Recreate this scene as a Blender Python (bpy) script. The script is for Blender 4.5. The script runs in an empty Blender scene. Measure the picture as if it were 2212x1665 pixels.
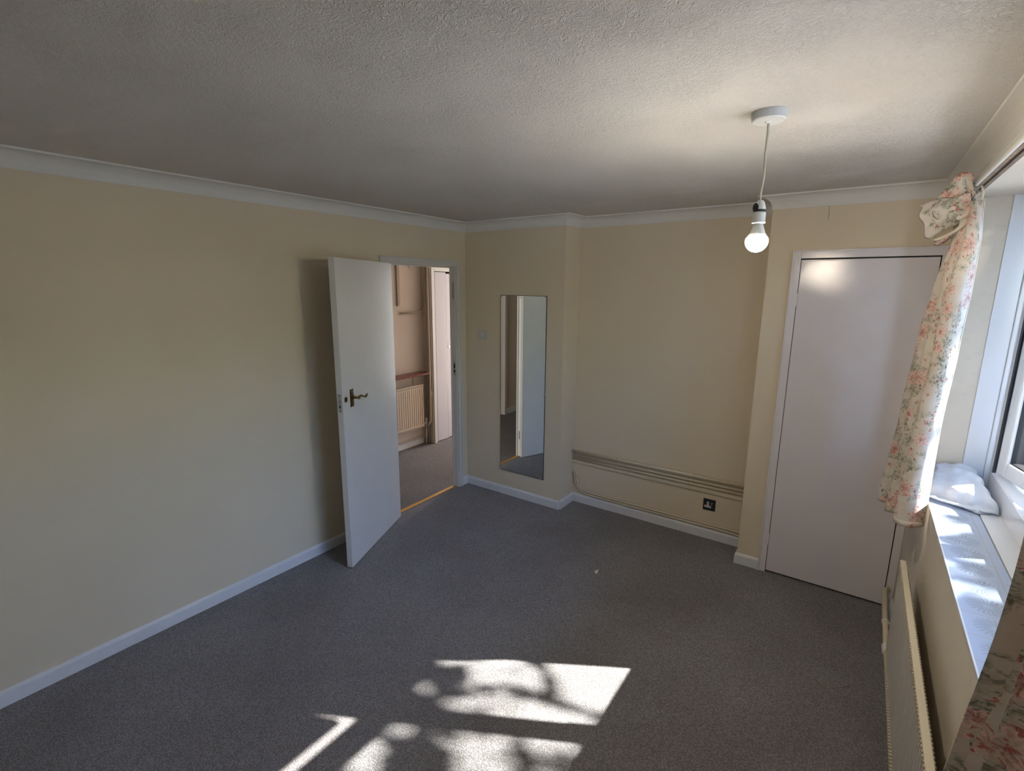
import bpy, bmesh, math, random
from math import sin, cos, pi, radians as R
from mathutils import Vector, Matrix
random.seed(7)
C = bpy.context.scene
COL = C.collection

# ------------------------------------------------------------------ camera
CAM = (2.8939, -3.3868, 1.8241); YAW, PIT, ROL, FPX = 0.6139, -0.1968, 0.0068, 1068.37
fw = Vector((-sin(YAW)*cos(PIT), cos(YAW)*cos(PIT), sin(PIT)))
rt = Vector((cos(YAW), sin(YAW), 0)); up = rt.cross(fw)
rt, up = cos(ROL)*rt + sin(ROL)*up, -sin(ROL)*rt + cos(ROL)*up
cd = bpy.data.cameras.new('camera'); cam = bpy.data.objects.new('camera', cd); COL.objects.link(cam)
cd.sensor_fit = 'HORIZONTAL'; cd.sensor_width = 36; cd.lens = FPX*36/2212; cd.clip_start = 0.02; cd.clip_end = 300
m = Matrix((rt, up, -fw)).transposed().to_4x4(); m.translation = Vector(CAM); cam.matrix_world = m
C.camera = cam

# ------------------------------------------------------------------ world, sun, exposure
SUNDIR = Vector((1.135, 0.6186, 1.0)).normalized()      # towards the sun
w = bpy.data.worlds.new('sky'); C.world = w; w.use_nodes = True
nt = w.node_tree; nt.nodes.clear()
out = nt.nodes.new('ShaderNodeOutputWorld'); bg = nt.nodes.new('ShaderNodeBackground'); sky = nt.nodes.new('ShaderNodeTexSky')
sky.sky_type = 'NISHITA'; sky.sun_disc = False; sky.sun_elevation = math.asin(SUNDIR.z)
sky.sun_rotation = math.atan2(SUNDIR.x, SUNDIR.y); sky.air_density = 1.0; sky.dust_density = 0.3; sky.ozone_density = 1.0
bg.inputs['Strength'].default_value = 2.1
tint = nt.nodes.new('ShaderNodeMix'); tint.data_type = 'RGBA'; tint.blend_type = 'MULTIPLY'; tint.inputs[0].default_value = 1; tint.inputs[7].default_value = (0.80, 0.94, 1.20, 1)
nt.links.new(sky.outputs[0], tint.inputs[6]); nt.links.new(tint.outputs[2], bg.inputs[0]); nt.links.new(bg.outputs[0], out.inputs[0])
sd = bpy.data.lights.new('sun', 'SUN'); sd.energy = 36.0; sd.angle = R(0.53); sd.color = (1.0, 0.95, 0.88)
sun = bpy.data.objects.new('sun', sd); COL.objects.link(sun); sun.location = (8, 4, 7)
sun.rotation_euler = (-SUNDIR).to_track_quat('-Z', 'Y').to_euler()
# added fill light at the unseen hallway end, standing in for daylight
ld = bpy.data.lights.new('hall_fill', 'AREA'); ld.shape = 'RECTANGLE'; ld.size = 0.9; ld.size_y = 1.9; ld.energy = 80; ld.color = (0.96, 0.97, 1.0)
lo = bpy.data.objects.new('hall_fill', ld); COL.objects.link(lo); lo.location = (-0.62, 3.05, 1.15); lo.rotation_euler = Vector((0, -1, 0)).to_track_quat('-Z', 'Y').to_euler()
# added fill light behind the camera; no window is known there
ld = bpy.data.lights.new('rear_fill', 'AREA'); ld.shape = 'RECTANGLE'; ld.size = 1.3; ld.size_y = 1.1; ld.energy = 4.5; ld.color = (0.93, 0.96, 1.0)
lo = bpy.data.objects.new('rear_fill', ld); COL.objects.link(lo); lo.location = (0.95, -4.98, 1.5); lo.rotation_euler = Vector((0, 1, 0)).to_track_quat('-Z', 'Y').to_euler()
vs = C.view_settings; vs.view_transform = 'Standard'; vs.look = 'None'; vs.exposure = 0.07; vs.gamma = 1; vs.use_curve_mapping = False
BULB_E = 480.0     # radiance of the bulb's glowing diffuser, the lamp's only emitter

# ------------------------------------------------------------------ materials
def new_mat(name):
    mt = bpy.data.materials.new(name); mt.use_nodes = True
    return mt, mt.node_tree, mt.node_tree.nodes['Principled BSDF']
def ramp(nt, fac, stops):
    r = nt.nodes.new('ShaderNodeValToRGB'); e = r.color_ramp.elements
    while len(e) < len(stops): e.new(0.5)
    for k, (p, c) in enumerate(stops): e[k].position = p; e[k].color = (*c, 1)
    nt.links.new(fac, r.inputs[0]); return r.outputs[0]
def noise(nt, vec, scale, detail=2, rough=0.5, dist=0.0):
    n = nt.nodes.new('ShaderNodeTexNoise'); n.inputs['Scale'].default_value = scale; n.inputs['Detail'].default_value = detail
    n.inputs['Roughness'].default_value = rough; n.inputs['Distortion'].default_value = dist
    if vec is not None: nt.links.new(vec, n.inputs['Vector'])
    return n
def wpos(nt): return nt.nodes.new('ShaderNodeNewGeometry').outputs['Position']
def math_(nt, op, a, b=None, c=None):
    n = nt.nodes.new('ShaderNodeMath'); n.operation = op
    for i, v in enumerate((a, b, c)):
        if v is None: continue
        if isinstance(v, (int, float)): n.inputs[i].default_value = v
        else: nt.links.new(v, n.inputs[i])
    return n.outputs[0]
def mix(nt, fac, a, b):
    n = nt.nodes.new('ShaderNodeMix'); n.data_type = 'RGBA'
    if isinstance(fac, (int, float)): n.inputs[0].default_value = fac
    else: nt.links.new(fac, n.inputs[0])
    for i, v in ((6, a), (7, b)):
        if isinstance(v, tuple): n.inputs[i].default_value = (*v[:3], 1)
        else: nt.links.new(v, n.inputs[i])
    return n.outputs[2]
def bump(nt, p, h, strength, dist):
    b = nt.nodes.new('ShaderNodeBump'); b.inputs['Strength'].default_value = strength; b.inputs['Distance'].default_value = dist
    nt.links.new(h, b.inputs['Height']); nt.links.new(b.outputs[0], p.inputs['Normal']); return b
def simple(name, col, rough=0.5, metal=0.0, var=0.04, nscale=25, bs=0.0, bd=0.002, bscale=200, coat=0.0, spec=0.5):
    mt, nt, p = new_mat(name); P = wpos(nt)
    n = noise(nt, P, nscale, 3)
    lo = tuple(max(0, c*(1-var)) for c in col); hi = tuple(min(1, c*(1+var)) for c in col)
    nt.links.new(ramp(nt, n.outputs[0], [(0.3, lo), (0.7, hi)]), p.inputs['Base Color'])
    p.inputs['Roughness'].default_value = rough; p.inputs['Metallic'].default_value = metal; p.inputs['Coat Weight'].default_value = coat
    p.inputs['Specular IOR Level'].default_value = spec
    if bs: bump(nt, p, noise(nt, P, bscale, 2).outputs[0], bs, bd)
    return mt

CREAM = (0.69, 0.595, 0.44)
M_wall = simple('cream_wall_paint', CREAM, 0.75, var=0.025, nscale=1.6, bs=0.35, bd=0.0012, bscale=260, spec=0.25)
def wall_paper():
    mt, nt, p = new_mat('embossed_cream_wallpaper'); P = wpos(nt)
    n = noise(nt, P, 2.0, 2)
    nt.links.new(ramp(nt, n.outputs[0], [(0.3, (0.66, 0.60, 0.50)), (0.7, (0.72, 0.66, 0.56))]), p.inputs['Base Color'])
    p.inputs['Roughness'].default_value = 0.7; p.inputs['Specular IOR Level'].default_value = 0.3
    # little fan-shaped ripples: waves inside cells, faded towards the cell edge
    v = nt.nodes.new('ShaderNodeTexVoronoi'); v.inputs['Scale'].default_value = 22; nt.links.new(P, v.inputs['Vector'])
    wv = nt.nodes.new('ShaderNodeTexWave'); wv.bands_direction = 'Z'; wv.inputs['Scale'].default_value = 75; wv.inputs['Distortion'].default_value = 7
    wv.inputs['Detail'].default_value = 0; wv.inputs['Detail Scale'].default_value = 0.35; nt.links.new(P, wv.inputs['Vector'])
    msk = ramp(nt, v.outputs['Distance'], [(0.15, (1, 1, 1)), (0.42, (0, 0, 0))])
    h = math_(nt, 'ADD', math_(nt, 'MULTIPLY', wv.outputs['Fac'], msk), math_(nt, 'MULTIPLY', noise(nt, P, 190, 3).outputs[0], 0.8))
    bump(nt, p, h, 0.55, 0.0015); return mt
M_paper = wall_paper()
def artex():
    mt, nt, p = new_mat('textured_ceiling_plaster'); P = wpos(nt)
    n0 = noise(nt, P, 1.2, 2)
    nt.links.new(ramp(nt, n0.outputs[0], [(0.3, (0.66, 0.62, 0.56)), (0.7, (0.71, 0.67, 0.61))]), p.inputs['Base Color'])
    p.inputs['Roughness'].default_value = 0.8; p.inputs['Specular IOR Level'].default_value = 0.2
    # pulled ridges: thin creases where a warped noise crosses its middle value
    wn = noise(nt, P, 9, 2)
    vm = nt.nodes.new('ShaderNodeVectorMath'); vm.operation = 'SCALE'; nt.links.new(wn.outputs['Color'], vm.inputs[0]); vm.inputs['Scale'].default_value = 0.06
    va = nt.nodes.new('ShaderNodeVectorMath'); nt.links.new(P, va.inputs[0]); nt.links.new(vm.outputs[0], va.inputs[1])
    a = noise(nt, va.outputs[0], 60, 2.0, 0.5, 0.9)
    r1 = math_(nt, 'ABSOLUTE', math_(nt, 'SUBTRACT', a.outputs[0], 0.5))
    ridge = ramp(nt, r1, [(0.0, (1, 1, 1)), (0.07, (0, 0, 0))])
    b = noise(nt, va.outputs[0], 95, 2.0, 0.5, 0.6)
    r2 = ramp(nt, math_(nt, 'ABSOLUTE', math_(nt, 'SUBTRACT', b.outputs[0], 0.5)), [(0.0, (1, 1, 1)), (0.1, (0, 0, 0))])
    patch = ramp(nt, noise(nt, P, 5, 2).outputs[0], [(0.36, (0.5, 0.5, 0.5)), (0.6, (1, 1, 1))])
    h = math_(nt, 'MULTIPLY', math_(nt, 'ADD', ridge, math_(nt, 'MULTIPLY', r2, 0.5)), patch)
    h = math_(nt, 'ADD', h, math_(nt, 'MULTIPLY', noise(nt, P, 140, 2).outputs[0], 0.35))
    bump(nt, p, h, 0.9, 0.0022); return mt
M_ceil = artex()
def carpet(name, c0, c1, c2):
    mt, nt, p = new_mat(name); P = wpos(nt)
    mp = nt.nodes.new('ShaderNodeMapping'); mp.inputs['Scale'].default_value = (0.62, 1.25, 1.0); nt.links.new(P, mp.inputs[0])
    v = nt.nodes.new('ShaderNodeTexVoronoi'); v.inputs['Scale'].default_value = 190; v.inputs['Randomness'].default_value = 0.7; nt.links.new(mp.outputs[0], v.inputs['Vector'])
    big = noise(nt, P, 1.6, 4); fine = noise(nt, P, 420, 2)
    tuft = ramp(nt, v.outputs['Distance'], [(0.0, c2), (0.34, c1), (0.62, c0)])
    flk = mix(nt, math_(nt, 'MULTIPLY', ramp(nt, fine.outputs[0], [(0.5, (0, 0, 0)), (0.75, (1, 1, 1))]), 0.35), tuft, c2)
    stain = ramp(nt, big.outputs[0], [(0.35, (0.86, 0.84, 0.83)), (0.62, (1.04, 1.04, 1.04))])
    mm = nt.nodes.new('ShaderNodeMix'); mm.data_type = 'RGBA'; mm.blend_type = 'MULTIPLY'; mm.inputs[0].default_value = 1
    nt.links.new(flk, mm.inputs[6]); nt.links.new(stain, mm.inputs[7]); nt.links.new(mm.outputs[2], p.inputs['Base Color'])
    p.inputs['Roughness'].default_value = 0.95; p.inputs['Specular IOR Level'].default_value = 0.1
    p.inputs['Sheen Weight'].default_value = 0.15
    h = math_(nt, 'ADD', math_(nt, 'MULTIPLY', v.outputs['Distance'], -1.0), math_(nt, 'MULTIPLY', fine.outputs[0], 0.3))
    bump(nt, p, h, 0.8, 0.0025); return mt
M_carpet = carpet('grey_loop_carpet', (0.15, 0.143, 0.146), (0.27, 0.26, 0.263), (0.37, 0.358, 0.362))
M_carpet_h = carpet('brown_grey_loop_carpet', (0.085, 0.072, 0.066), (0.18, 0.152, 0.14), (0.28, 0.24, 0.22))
M_gloss = simple('white_gloss_paint', (0.72, 0.68, 0.69), 0.05, var=0.02, nscale=6, bs=0.36, bd=0.0009, bscale=270, spec=0.5)
M_door = simple('white_satin_door_paint', (0.64, 0.62, 0.58), 0.34, var=0.02, nscale=5, bs=0.12, bd=0.001, bscale=120)
M_cove = simple('white_coving_plaster', (0.70, 0.68, 0.63), 0.6, var=0.015, nscale=4, bs=0.1, bd=0.001, bscale=80, spec=0.3)
M_skirt = simple('white_skirting_paint', (0.70, 0.70, 0.70), 0.28, var=0.03, nscale=20, bs=0.15, bd=0.001, bscale=90)
M_upvc = simple('white_window_plastic', (0.76, 0.79, 0.83), 0.18, var=0.01, nscale=3)
M_black = simple('black_rubber', (0.015, 0.015, 0.018), 0.5)
M_blackp = simple('black_plastic', (0.012, 0.012, 0.013), 0.3)
M_white_p = simple('white_plastic', (0.74, 0.73, 0.69), 0.35, var=0.01)
M_grey_p = simple('aged_white_plastic', (0.58, 0.55, 0.52), 0.4, var=0.01)
M_cord = simple('cream_cord', (0.58, 0.55, 0.42), 0.5)
M_pipe = simple('cream_painted_pipe', (0.66, 0.58, 0.43), 0.3, var=0.04, nscale=30)
M_rad = simple('cream_radiator_enamel', (0.60, 0.56, 0.51), 0.35, var=0.02)
M_radc = simple('cream_radiator_cap', (0.70, 0.63, 0.47), 0.3, var=0.02)
M_brass = simple('aged_brass', (0.20, 0.13, 0.045), 0.35, 1.0, var=0.25, nscale=90)
M_brassb = simple('bright_brass_strip', (0.75, 0.42, 0.12), 0.35, 0.6, var=0.1, nscale=60)
M_steel = simple('dull_steel', (0.45, 0.46, 0.44), 0.4, 0.8, var=0.08, nscale=120)
M_chrome = simple('chrome', (0.7, 0.7, 0.7), 0.15, 1.0)
M_mirror, _nt, _p = new_mat('mirror_silvering'); _p.inputs['Base Color'].default_value = (0.80, 0.84, 0.82, 1); _p.inputs['Metallic'].default_value = 1; _p.inputs['Roughness'].default_value = 0.015
_n = noise(_nt, wpos(_nt), 3, 2); _nt.links.new(ramp(_nt, _n.outputs[0], [(0.3, (0.78, 0.82, 0.80)), (0.7, (0.82, 0.86, 0.84))]), _p.inputs['Base Color'])
M_edge = simple('dark_mirror_edge', (0.05, 0.055, 0.05), 0.3)
M_wood = simple('bare_brown_wood', (0.26, 0.19, 0.13), 0.6, var=0.25, nscale=40)
M_batten = simple('painted_batten', (0.60, 0.59, 0.56), 0.5, var=0.05, nscale=20)
M_shelf = simple('red_brown_varnished_wood', (0.15, 0.03, 0.02), 0.25, var=0.35, nscale=35)
M_dark = simple('dark_gap', (0.02, 0.017, 0.014), 0.8)
M_sock = simple('black_nickel_plate', (0.055, 0.06, 0.07), 0.28, 0.6)
M_hallwall = simple('pinkish_cream_hall_paint', (0.68, 0.585, 0.50), 0.75, var=0.03, nscale=2, bs=0.3, bd=0.001, bscale=220, spec=0.25)
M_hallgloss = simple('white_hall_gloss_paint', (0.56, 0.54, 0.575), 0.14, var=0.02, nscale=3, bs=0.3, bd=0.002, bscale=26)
M_tape = simple('cream_curtain_tape', (0.72, 0.66, 0.54), 0.9, bs=0.4, bd=0.001, bscale=500)
M_chip = simple('cream_plaster_chip', (0.75, 0.71, 0.60), 0.8)
M_thread = simple('pale_grey_twine', (0.38, 0.34, 0.30), 0.8)
M_bark = simple('grey_bark', (0.16, 0.12, 0.09), 0.9, var=0.3, nscale=30)
M_paving = simple('pale_patio_paving', (0.66, 0.63, 0.57), 0.9, var=0.15, nscale=3)
def leaf_mat():
    mt, nt, p = new_mat('green_leaves'); n = noise(nt, wpos(nt), 4, 2)
    nt.links.new(ramp(nt, n.outputs[0], [(0.3, (0.04, 0.09, 0.02)), (0.7, (0.10, 0.19, 0.04))]), p.inputs['Base Color'])
    p.inputs['Roughness'].default_value = 0.5; return mt
M_leaf = leaf_mat()
def cloth_white():
    mt, nt, p = new_mat('white_cotton'); P = wpos(nt)
    n = noise(nt, P, 30, 3)
    nt.links.new(ramp(nt, n.outputs[0], [(0.3, (0.56, 0.62, 0.71)), (0.7, (0.62, 0.68, 0.77))]), p.inputs['Base Color'])
    p.inputs['Roughness'].default_value = 0.6; p.inputs['Sheen Weight'].default_value = 0.2
    bump(nt, p, noise(nt, P, 45, 3, 0.6, 1.0).outputs[0], 0.5, 0.006); return mt
M_cotton = cloth_white()
def tiles():
    mt, nt, p = new_mat('embossed_white_sill_tile'); P = wpos(nt)
    s = nt.nodes.new('ShaderNodeSeparateXYZ'); nt.links.new(P, s.inputs[0])
    fy = math_(nt, 'FRACT', math_(nt, 'DIVIDE', math_(nt, 'ADD', s.outputs[1], 10.005), 0.12))
    ly = math_(nt, 'MULTIPLY', math_(nt, 'SUBTRACT', fy, 0.5), 0.12)
    lx = math_(nt, 'SUBTRACT', s.outputs[0], 3.286)
    rr = math_(nt, 'SQRT', math_(nt, 'ADD', math_(nt, 'MULTIPLY', lx, lx), math_(nt, 'MULTIPLY', ly, ly)))
    an = math_(nt, 'ARCTAN2', ly, lx)
    wob = math_(nt, 'ADD', math_(nt, 'MULTIPLY', an, 22), math_(nt, 'MULTIPLY', math_(nt, 'SINE', math_(nt, 'MULTIPLY', rr, 230)), 0.9))
    ray = math_(nt, 'MULTIPLY', math_(nt, 'ADD', math_(nt, 'SINE', wob), 1), 0.5)
    ray = math_(nt, 'POWER', ray, 2.0)
    ring = ramp(nt, rr, [(0.0, (0, 0, 0)), (0.010, (0, 0, 0)), (0.016, (1, 1, 1)), (0.044, (1, 1, 1)), (0.052, (0, 0, 0))])
    inx = math_(nt, 'LESS_THAN', s.outputs[0], 3.343)
    ray = math_(nt, 'MULTIPLY', math_(nt, 'MULTIPLY', ray, ring), inx)
    edge = math_(nt, 'GREATER_THAN', math_(nt, 'ABSOLUTE', ly), 0.0588)
    ex = math_(nt, 'LESS_THAN', math_(nt, 'ABSOLUTE', math_(nt, 'SUBTRACT', s.outputs[0], 3.345)), 0.0013)
    gr = math_(nt, 'MAXIMUM', edge, ex)
    c = mix(nt, math_(nt, 'MULTIPLY', ray, 0.55), (0.44, 0.53, 0.70), (0.26, 0.31, 0.42))
    c = mix(nt, gr, c, (0.45, 0.44, 0.44))
    nt.links.new(c, p.inputs['Base Color']); p.inputs['Roughness'].default_value = 0.22
    h = math_(nt, 'SUBTRACT', math_(nt, 'MULTIPLY', ray, -1.0), math_(nt, 'MULTIPLY', gr, 1.5))
    bump(nt, p, h, 0.6, 0.0016); return mt
M_tile = tiles()
def glass():
    mt, nt, p = new_mat('window_glass'); nt.nodes.remove(p)
    o = nt.nodes['Material Output']; t = nt.nodes.new('ShaderNodeBsdfTransparent'); g = nt.nodes.new('ShaderNodeBsdfGlossy'); g.inputs['Roughness'].default_value = 0.02
    t.inputs[0].default_value = (0.93, 0.95, 0.95, 1)
    mx = nt.nodes.new('ShaderNodeMixShader'); fr = nt.nodes.new('ShaderNodeFresnel'); fr.inputs[0].default_value = 1.35
    nt.links.new(fr.outputs[0], mx.inputs[0]); nt.links.new(t.outputs[0], mx.inputs[1]); nt.links.new(g.outputs[0], mx.inputs[2]); nt.links.new(mx.outputs[0], o.inputs[0])
    return mt
M_glass = glass()
def emit(name, col, st):
    mt, nt, p = new_mat(name); p.inputs['Emission Color'].default_value = (*col, 1); p.inputs['Emission Strength'].default_value = st
    p.inputs['Base Color'].default_value = (0.9, 0.9, 0.88, 1); return mt
M_glow = emit('lit_bulb_diffuser', (1.0, 0.86, 0.68), BULB_E)

def floral():
    """printed cotton: cream ground, pink and red blooms, sage leaves; pattern lives in the cloth's UV (metres)"""
    mt, nt, p = new_mat('floral_print_cotton')
    uv = nt.nodes.new('ShaderNodeUVMap'); uv.uv_map = 'UVMap'
    wn = noise(nt, uv.outputs[0], 30, 2); sc = nt.nodes.new('ShaderNodeVectorMath'); sc.operation = 'SCALE'; sc.inputs['Scale'].default_value = 0.022
    nt.links.new(wn.outputs['Color'], sc.inputs[0]); ad = nt.nodes.new('ShaderNodeVectorMath'); nt.links.new(uv.outputs[0], ad.inputs[0]); nt.links.new(sc.outputs[0], ad.inputs[1])
    base = ramp(nt, noise(nt, uv.outputs[0], 14, 3).outputs[0], [(0.35, (0.66, 0.58, 0.49)), (0.65, (0.74, 0.69, 0.62))])
    col = base
    def blooms(scale, off, petals, rad, inner, outer, keep, line=None, stretch=(1, 1, 1)):
        nonlocal col
        mp = nt.nodes.new('ShaderNodeMapping'); mp.inputs['Location'].default_value = (*off, 0); mp.inputs['Scale'].default_value = stretch; nt.links.new(ad.outputs[0], mp.inputs[0])
        v = nt.nodes.new('ShaderNodeTexVoronoi'); v.voronoi_dimensions = '2D'; v.inputs['Scale'].default_value = scale; nt.links.new(mp.outputs[0], v.inputs['Vector'])
        d = nt.nodes.new('ShaderNodeVectorMath'); d.operation = 'SUBTRACT'; nt.links.new(mp.outputs[0], d.inputs[0]); nt.links.new(v.outputs['Position'], d.inputs[1])
        s = nt.nodes.new('ShaderNodeSeparateXYZ'); nt.links.new(d.outputs[0], s.inputs[0])
        cs = nt.nodes.new('ShaderNodeSeparateColor'); nt.links.new(v.outputs['Color'], cs.inputs[0])
        r = math_(nt, 'SQRT', math_(nt, 'ADD', math_(nt, 'MULTIPLY', s.outputs[0], s.outputs[0]), math_(nt, 'MULTIPLY', s.outputs[1], s.outputs[1])))
        a = math_(nt, 'ADD', math_(nt, 'ARCTAN2', s.outputs[1], s.outputs[0]), math_(nt, 'MULTIPLY', cs.outputs[0], 6.0))
        pr = math_(nt, 'MULTIPLY_ADD', math_(nt, 'ABSOLUTE', math_(nt, 'SINE', math_(nt, 'MULTIPLY', a, petals/2))), 0.45, 0.55)
        q = math_(nt, 'DIVIDE', r, math_(nt, 'MULTIPLY', pr, rad))
        on = math_(nt, 'MULTIPLY', math_(nt, 'LESS_THAN', q, 1.0), math_(nt, 'LESS_THAN', cs.outputs[1], keep))
        shade = math_(nt, 'ADD', math_(nt, 'MULTIPLY', math_(nt, 'SINE', math_(nt, 'MULTIPLY', a, petals*2.5)), 0.22), q)
        shade = math_(nt, 'ADD', shade, math_(nt, 'MULTIPLY', math_(nt, 'SUBTRACT', noise(nt, uv.outputs[0], 110, 2).outputs[0], 0.5), 0.7))
        c = ramp(nt, shade, [(0.15, inner), (0.55, outer), (0.9, tuple(min(1, x*1.25+0.12) for x in outer)), (1.0, inner)])
        stroke = ramp(nt, noise(nt, uv.outputs[0], 85, 2, 0.5, 1.2).outputs[0], [(0.40, (0.25, 0.25, 0.25)), (0.58, (1, 1, 1))])
        soft = math_(nt, 'MULTIPLY', math_(nt, 'MULTIPLY', on, 0.9), stroke)
        col = mix(nt, soft, col, c)
    blooms(14, (0.31, 0.17), 2, 0.046, (0.13, 0.15, 0.10), (0.40, 0.40, 0.32), 0.40, stretch=(1.3, 0.9, 1))
    blooms(21, (1.7, 0.9), 3, 0.024, (0.20, 0.20, 0.13), (0.48, 0.45, 0.36), 0.34, stretch=(1, 1.4, 1))
    blooms(9, (0.55, 0.35), 6, 0.044, (0.46, 0.12, 0.10), (0.72, 0.46, 0.40), 0.42)
    blooms(13, (2.2, 1.4), 5, 0.028, (0.50, 0.13, 0.11), (0.76, 0.50, 0.44), 0.26)
    blooms(33, (4.2, 3.4), 4, 0.009, (0.30, 0.05, 0.04), (0.52, 0.22, 0.16), 0.28)
    nt.links.new(col, p.inputs['Base Color']); p.inputs['Roughness'].default_value = 0.85; p.inputs['Specular IOR Level'].default_value = 0.2
    # some daylight passes through the cotton
    tr = nt.nodes.new('ShaderNodeBsdfTranslucent'); nt.links.new(col, tr.inputs[0]); mx = nt.nodes.new('ShaderNodeMixShader'); mx.inputs[0].default_value = 0.05
    o = nt.nodes['Material Output']; nt.links.new(p.outputs[0], mx.inputs[1]); nt.links.new(tr.outputs[0], mx.inputs[2]); nt.links.new(mx.outputs[0], o.inputs[0])
    bump(nt, p, noise(nt, uv.outputs[0], 600, 2).outputs[0], 0.2, 0.0006)
    return mt
M_floral = floral()

# ------------------------------------------------------------------ helpers
def obj(name, bm, mat, parent=None, smooth=False, bev=0.0):
    me = bpy.data.meshes.new(name); bmesh.ops.recalc_face_normals(bm, faces=bm.faces[:]); bm.to_mesh(me); bm.free()
    if smooth:
        for f in me.polygons: f.use_smooth = True
    for mt in (mat if isinstance(mat, (list, tuple)) else [mat]): me.materials.append(mt)
    o = bpy.data.objects.new(name, me); COL.objects.link(o)
    if parent is not None: o.parent = parent
    if bev:
        b = o.modifiers.new('bevel', 'BEVEL'); b.width = bev; b.segments = 2; b.limit_method = 'ANGLE'; b.angle_limit = R(40)
    return o
def attach(o, parent):
    """parent keeping world place (parents here are Empties translated only)"""
    o.parent = parent; o.matrix_parent_inverse = Matrix.Translation(-Vector(root_loc(parent)))
def root_loc(o):
    v = Vector(o.location); p = o.parent
    return v
def thing(name, label, cat, loc, group=None, kind=None):
    o = bpy.data.objects.new(name, None); COL.objects.link(o); o.location = loc; o.empty_display_size = 0.05
    if label: o['label'] = label
    if cat: o['category'] = cat
    if group: o['group'] = group
    if kind: o['kind'] = kind
    return o
def part(name, bm, mat, parent, smooth=False, bev=0.0, label=None):
    """geometry given in world coordinates, parented under a thing (or a part of it)"""
    o = obj(name, bm, mat, None, smooth, bev)
    o.parent = parent
    if parent.type == 'EMPTY': o.matrix_parent_inverse = Matrix.Translation(-Vector(parent.location))
    if label: o['label'] = label
    return o
def tag(o, label, cat, group=None):
    o['label'] = label; o['category'] = cat
    if group: o['group'] = group
    return o
def struct(name, bm, mat, smooth=False, bev=0.0, label=None, cat=None):
    o = obj(name, bm, mat, None, smooth, bev); o['kind'] = 'structure'
    o['label'] = label; o['category'] = cat
    return o
def box(bm, x0, x1, y0, y1, z0, z1, mi=0, mat=None):
    vs_ = [bm.verts.new((x, y, z)) for x in (x0, x1) for y in (y0, y1) for z in (z0, z1)]
    if mat is not None:
        for v in vs_: v.co = mat @ v.co
    fs = []
    for f in ((0, 1, 3, 2), (4, 6, 7, 5), (0, 4, 5, 1), (2, 3, 7, 6), (0, 2, 6, 4), (1, 5, 7, 3)):
        fc = bm.faces.new([vs_[i] for i in f]); fc.material_index = mi; fs.append(fc)
    return fs
def bx(*a, **k):
    bm = bmesh.new(); box(bm, *a, **k); return bm
def tube(bm, pts, r, seg=12, caps=True):
    pts = [Vector(p) for p in pts]; rs = r if isinstance(r, (list, tuple)) else [r]*len(pts)
    rings = []; n = None
    for i, p in enumerate(pts):
        t = (pts[min(i+1, len(pts)-1)] - pts[max(i-1, 0)]).normalized()
        if n is None:
            a = Vector((0, 0, 1)) if abs(t.z) < 0.9 else Vector((1, 0, 0)); n = t.cross(a).normalized()
        else: n = (n - t*n.dot(t)).normalized()
        b = t.cross(n)
        rings.append([bm.verts.new(p + rs[i]*(cos(2*pi*k/seg)*n + sin(2*pi*k/seg)*b)) for k in range(seg)])
    for i in range(len(rings)-1):
        for k in range(seg): bm.faces.new((rings[i][k], rings[i][(k+1) % seg], rings[i+1][(k+1) % seg], rings[i+1][k]))
    if caps: bm.faces.new(rings[0][::-1]); bm.faces.new(rings[-1])
def lathe(bm, prof, c, seg=32, axis='Z'):
    """prof: (radius, height) list revolved about an axis through c"""
    rings = []
    for r, h in prof:
        ring = []
        for k in range(seg if r > 1e-6 else 1):
            a = 2*pi*k/seg; u, v = r*cos(a), r*sin(a)
            co = {'Z': (u, v, h), 'Y': (u, h, v), 'X': (h, u, v)}[axis]
            ring.append(bm.verts.new(Vector(c) + Vector(co)))
        rings.append(ring)
    for i in range(len(rings)-1):
        a, b = rings[i], rings[i+1]
        for k in range(seg):
            k2 = (k+1) % seg
            if len(a) == 1 and len(b) == 1: break
            if len(a) == 1: bm.faces.new((a[0], b[k], b[k2]))
            elif len(b) == 1: bm.faces.new((a[k], a[k2], b[0]))
            else: bm.faces.new((a[k], a[k2], b[k2], b[k]))
    if len(rings[0]) > 1: bm.faces.new(rings[0][::-1])
    if len(rings[-1]) > 1: bm.faces.new(rings[-1])
def sweep(bm, path, prof, closed=False):
    """profile (offset to the left of travel, z) swept along a plan path with mitred corners"""
    n = len(path); P = [Vector((x, y)) for x, y in path]; rows = []
    for i in range(n):
        a = P[i-1] if (i > 0 or closed) else None; b = P[(i+1) % n] if (i < n-1 or closed) else None
        d1 = (P[i]-a).normalized() if a is not None else None; d2 = (b-P[i]).normalized() if b is not None else None
        if d1 is None: d1 = d2
        if d2 is None: d2 = d1
        n1 = Vector((-d1.y, d1.x)); n2 = Vector((-d2.y, d2.x)); mt = (n1+n2); mt = mt/(mt.dot(n1))
        rows.append([bm.verts.new((P[i].x+mt.x*o, P[i].y+mt.y*o, z)) for o, z in prof])
    k = len(prof)
    for i in range(n if closed else n-1):
        a, b = rows[i], rows[(i+1) % n]
        for j in range(k): bm.faces.new((a[j], a[(j+1) % k], b[(j+1) % k], b[j]))
    if not closed: bm.faces.new(rows[0][::-1]); bm.faces.new(rows[-1])
def rotz_about(px, py, ang): return Matrix.Translation((px, py, 0)) @ Matrix.Rotation(ang, 4, 'Z') @ Matrix.Translation((-px, -py, 0))

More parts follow.
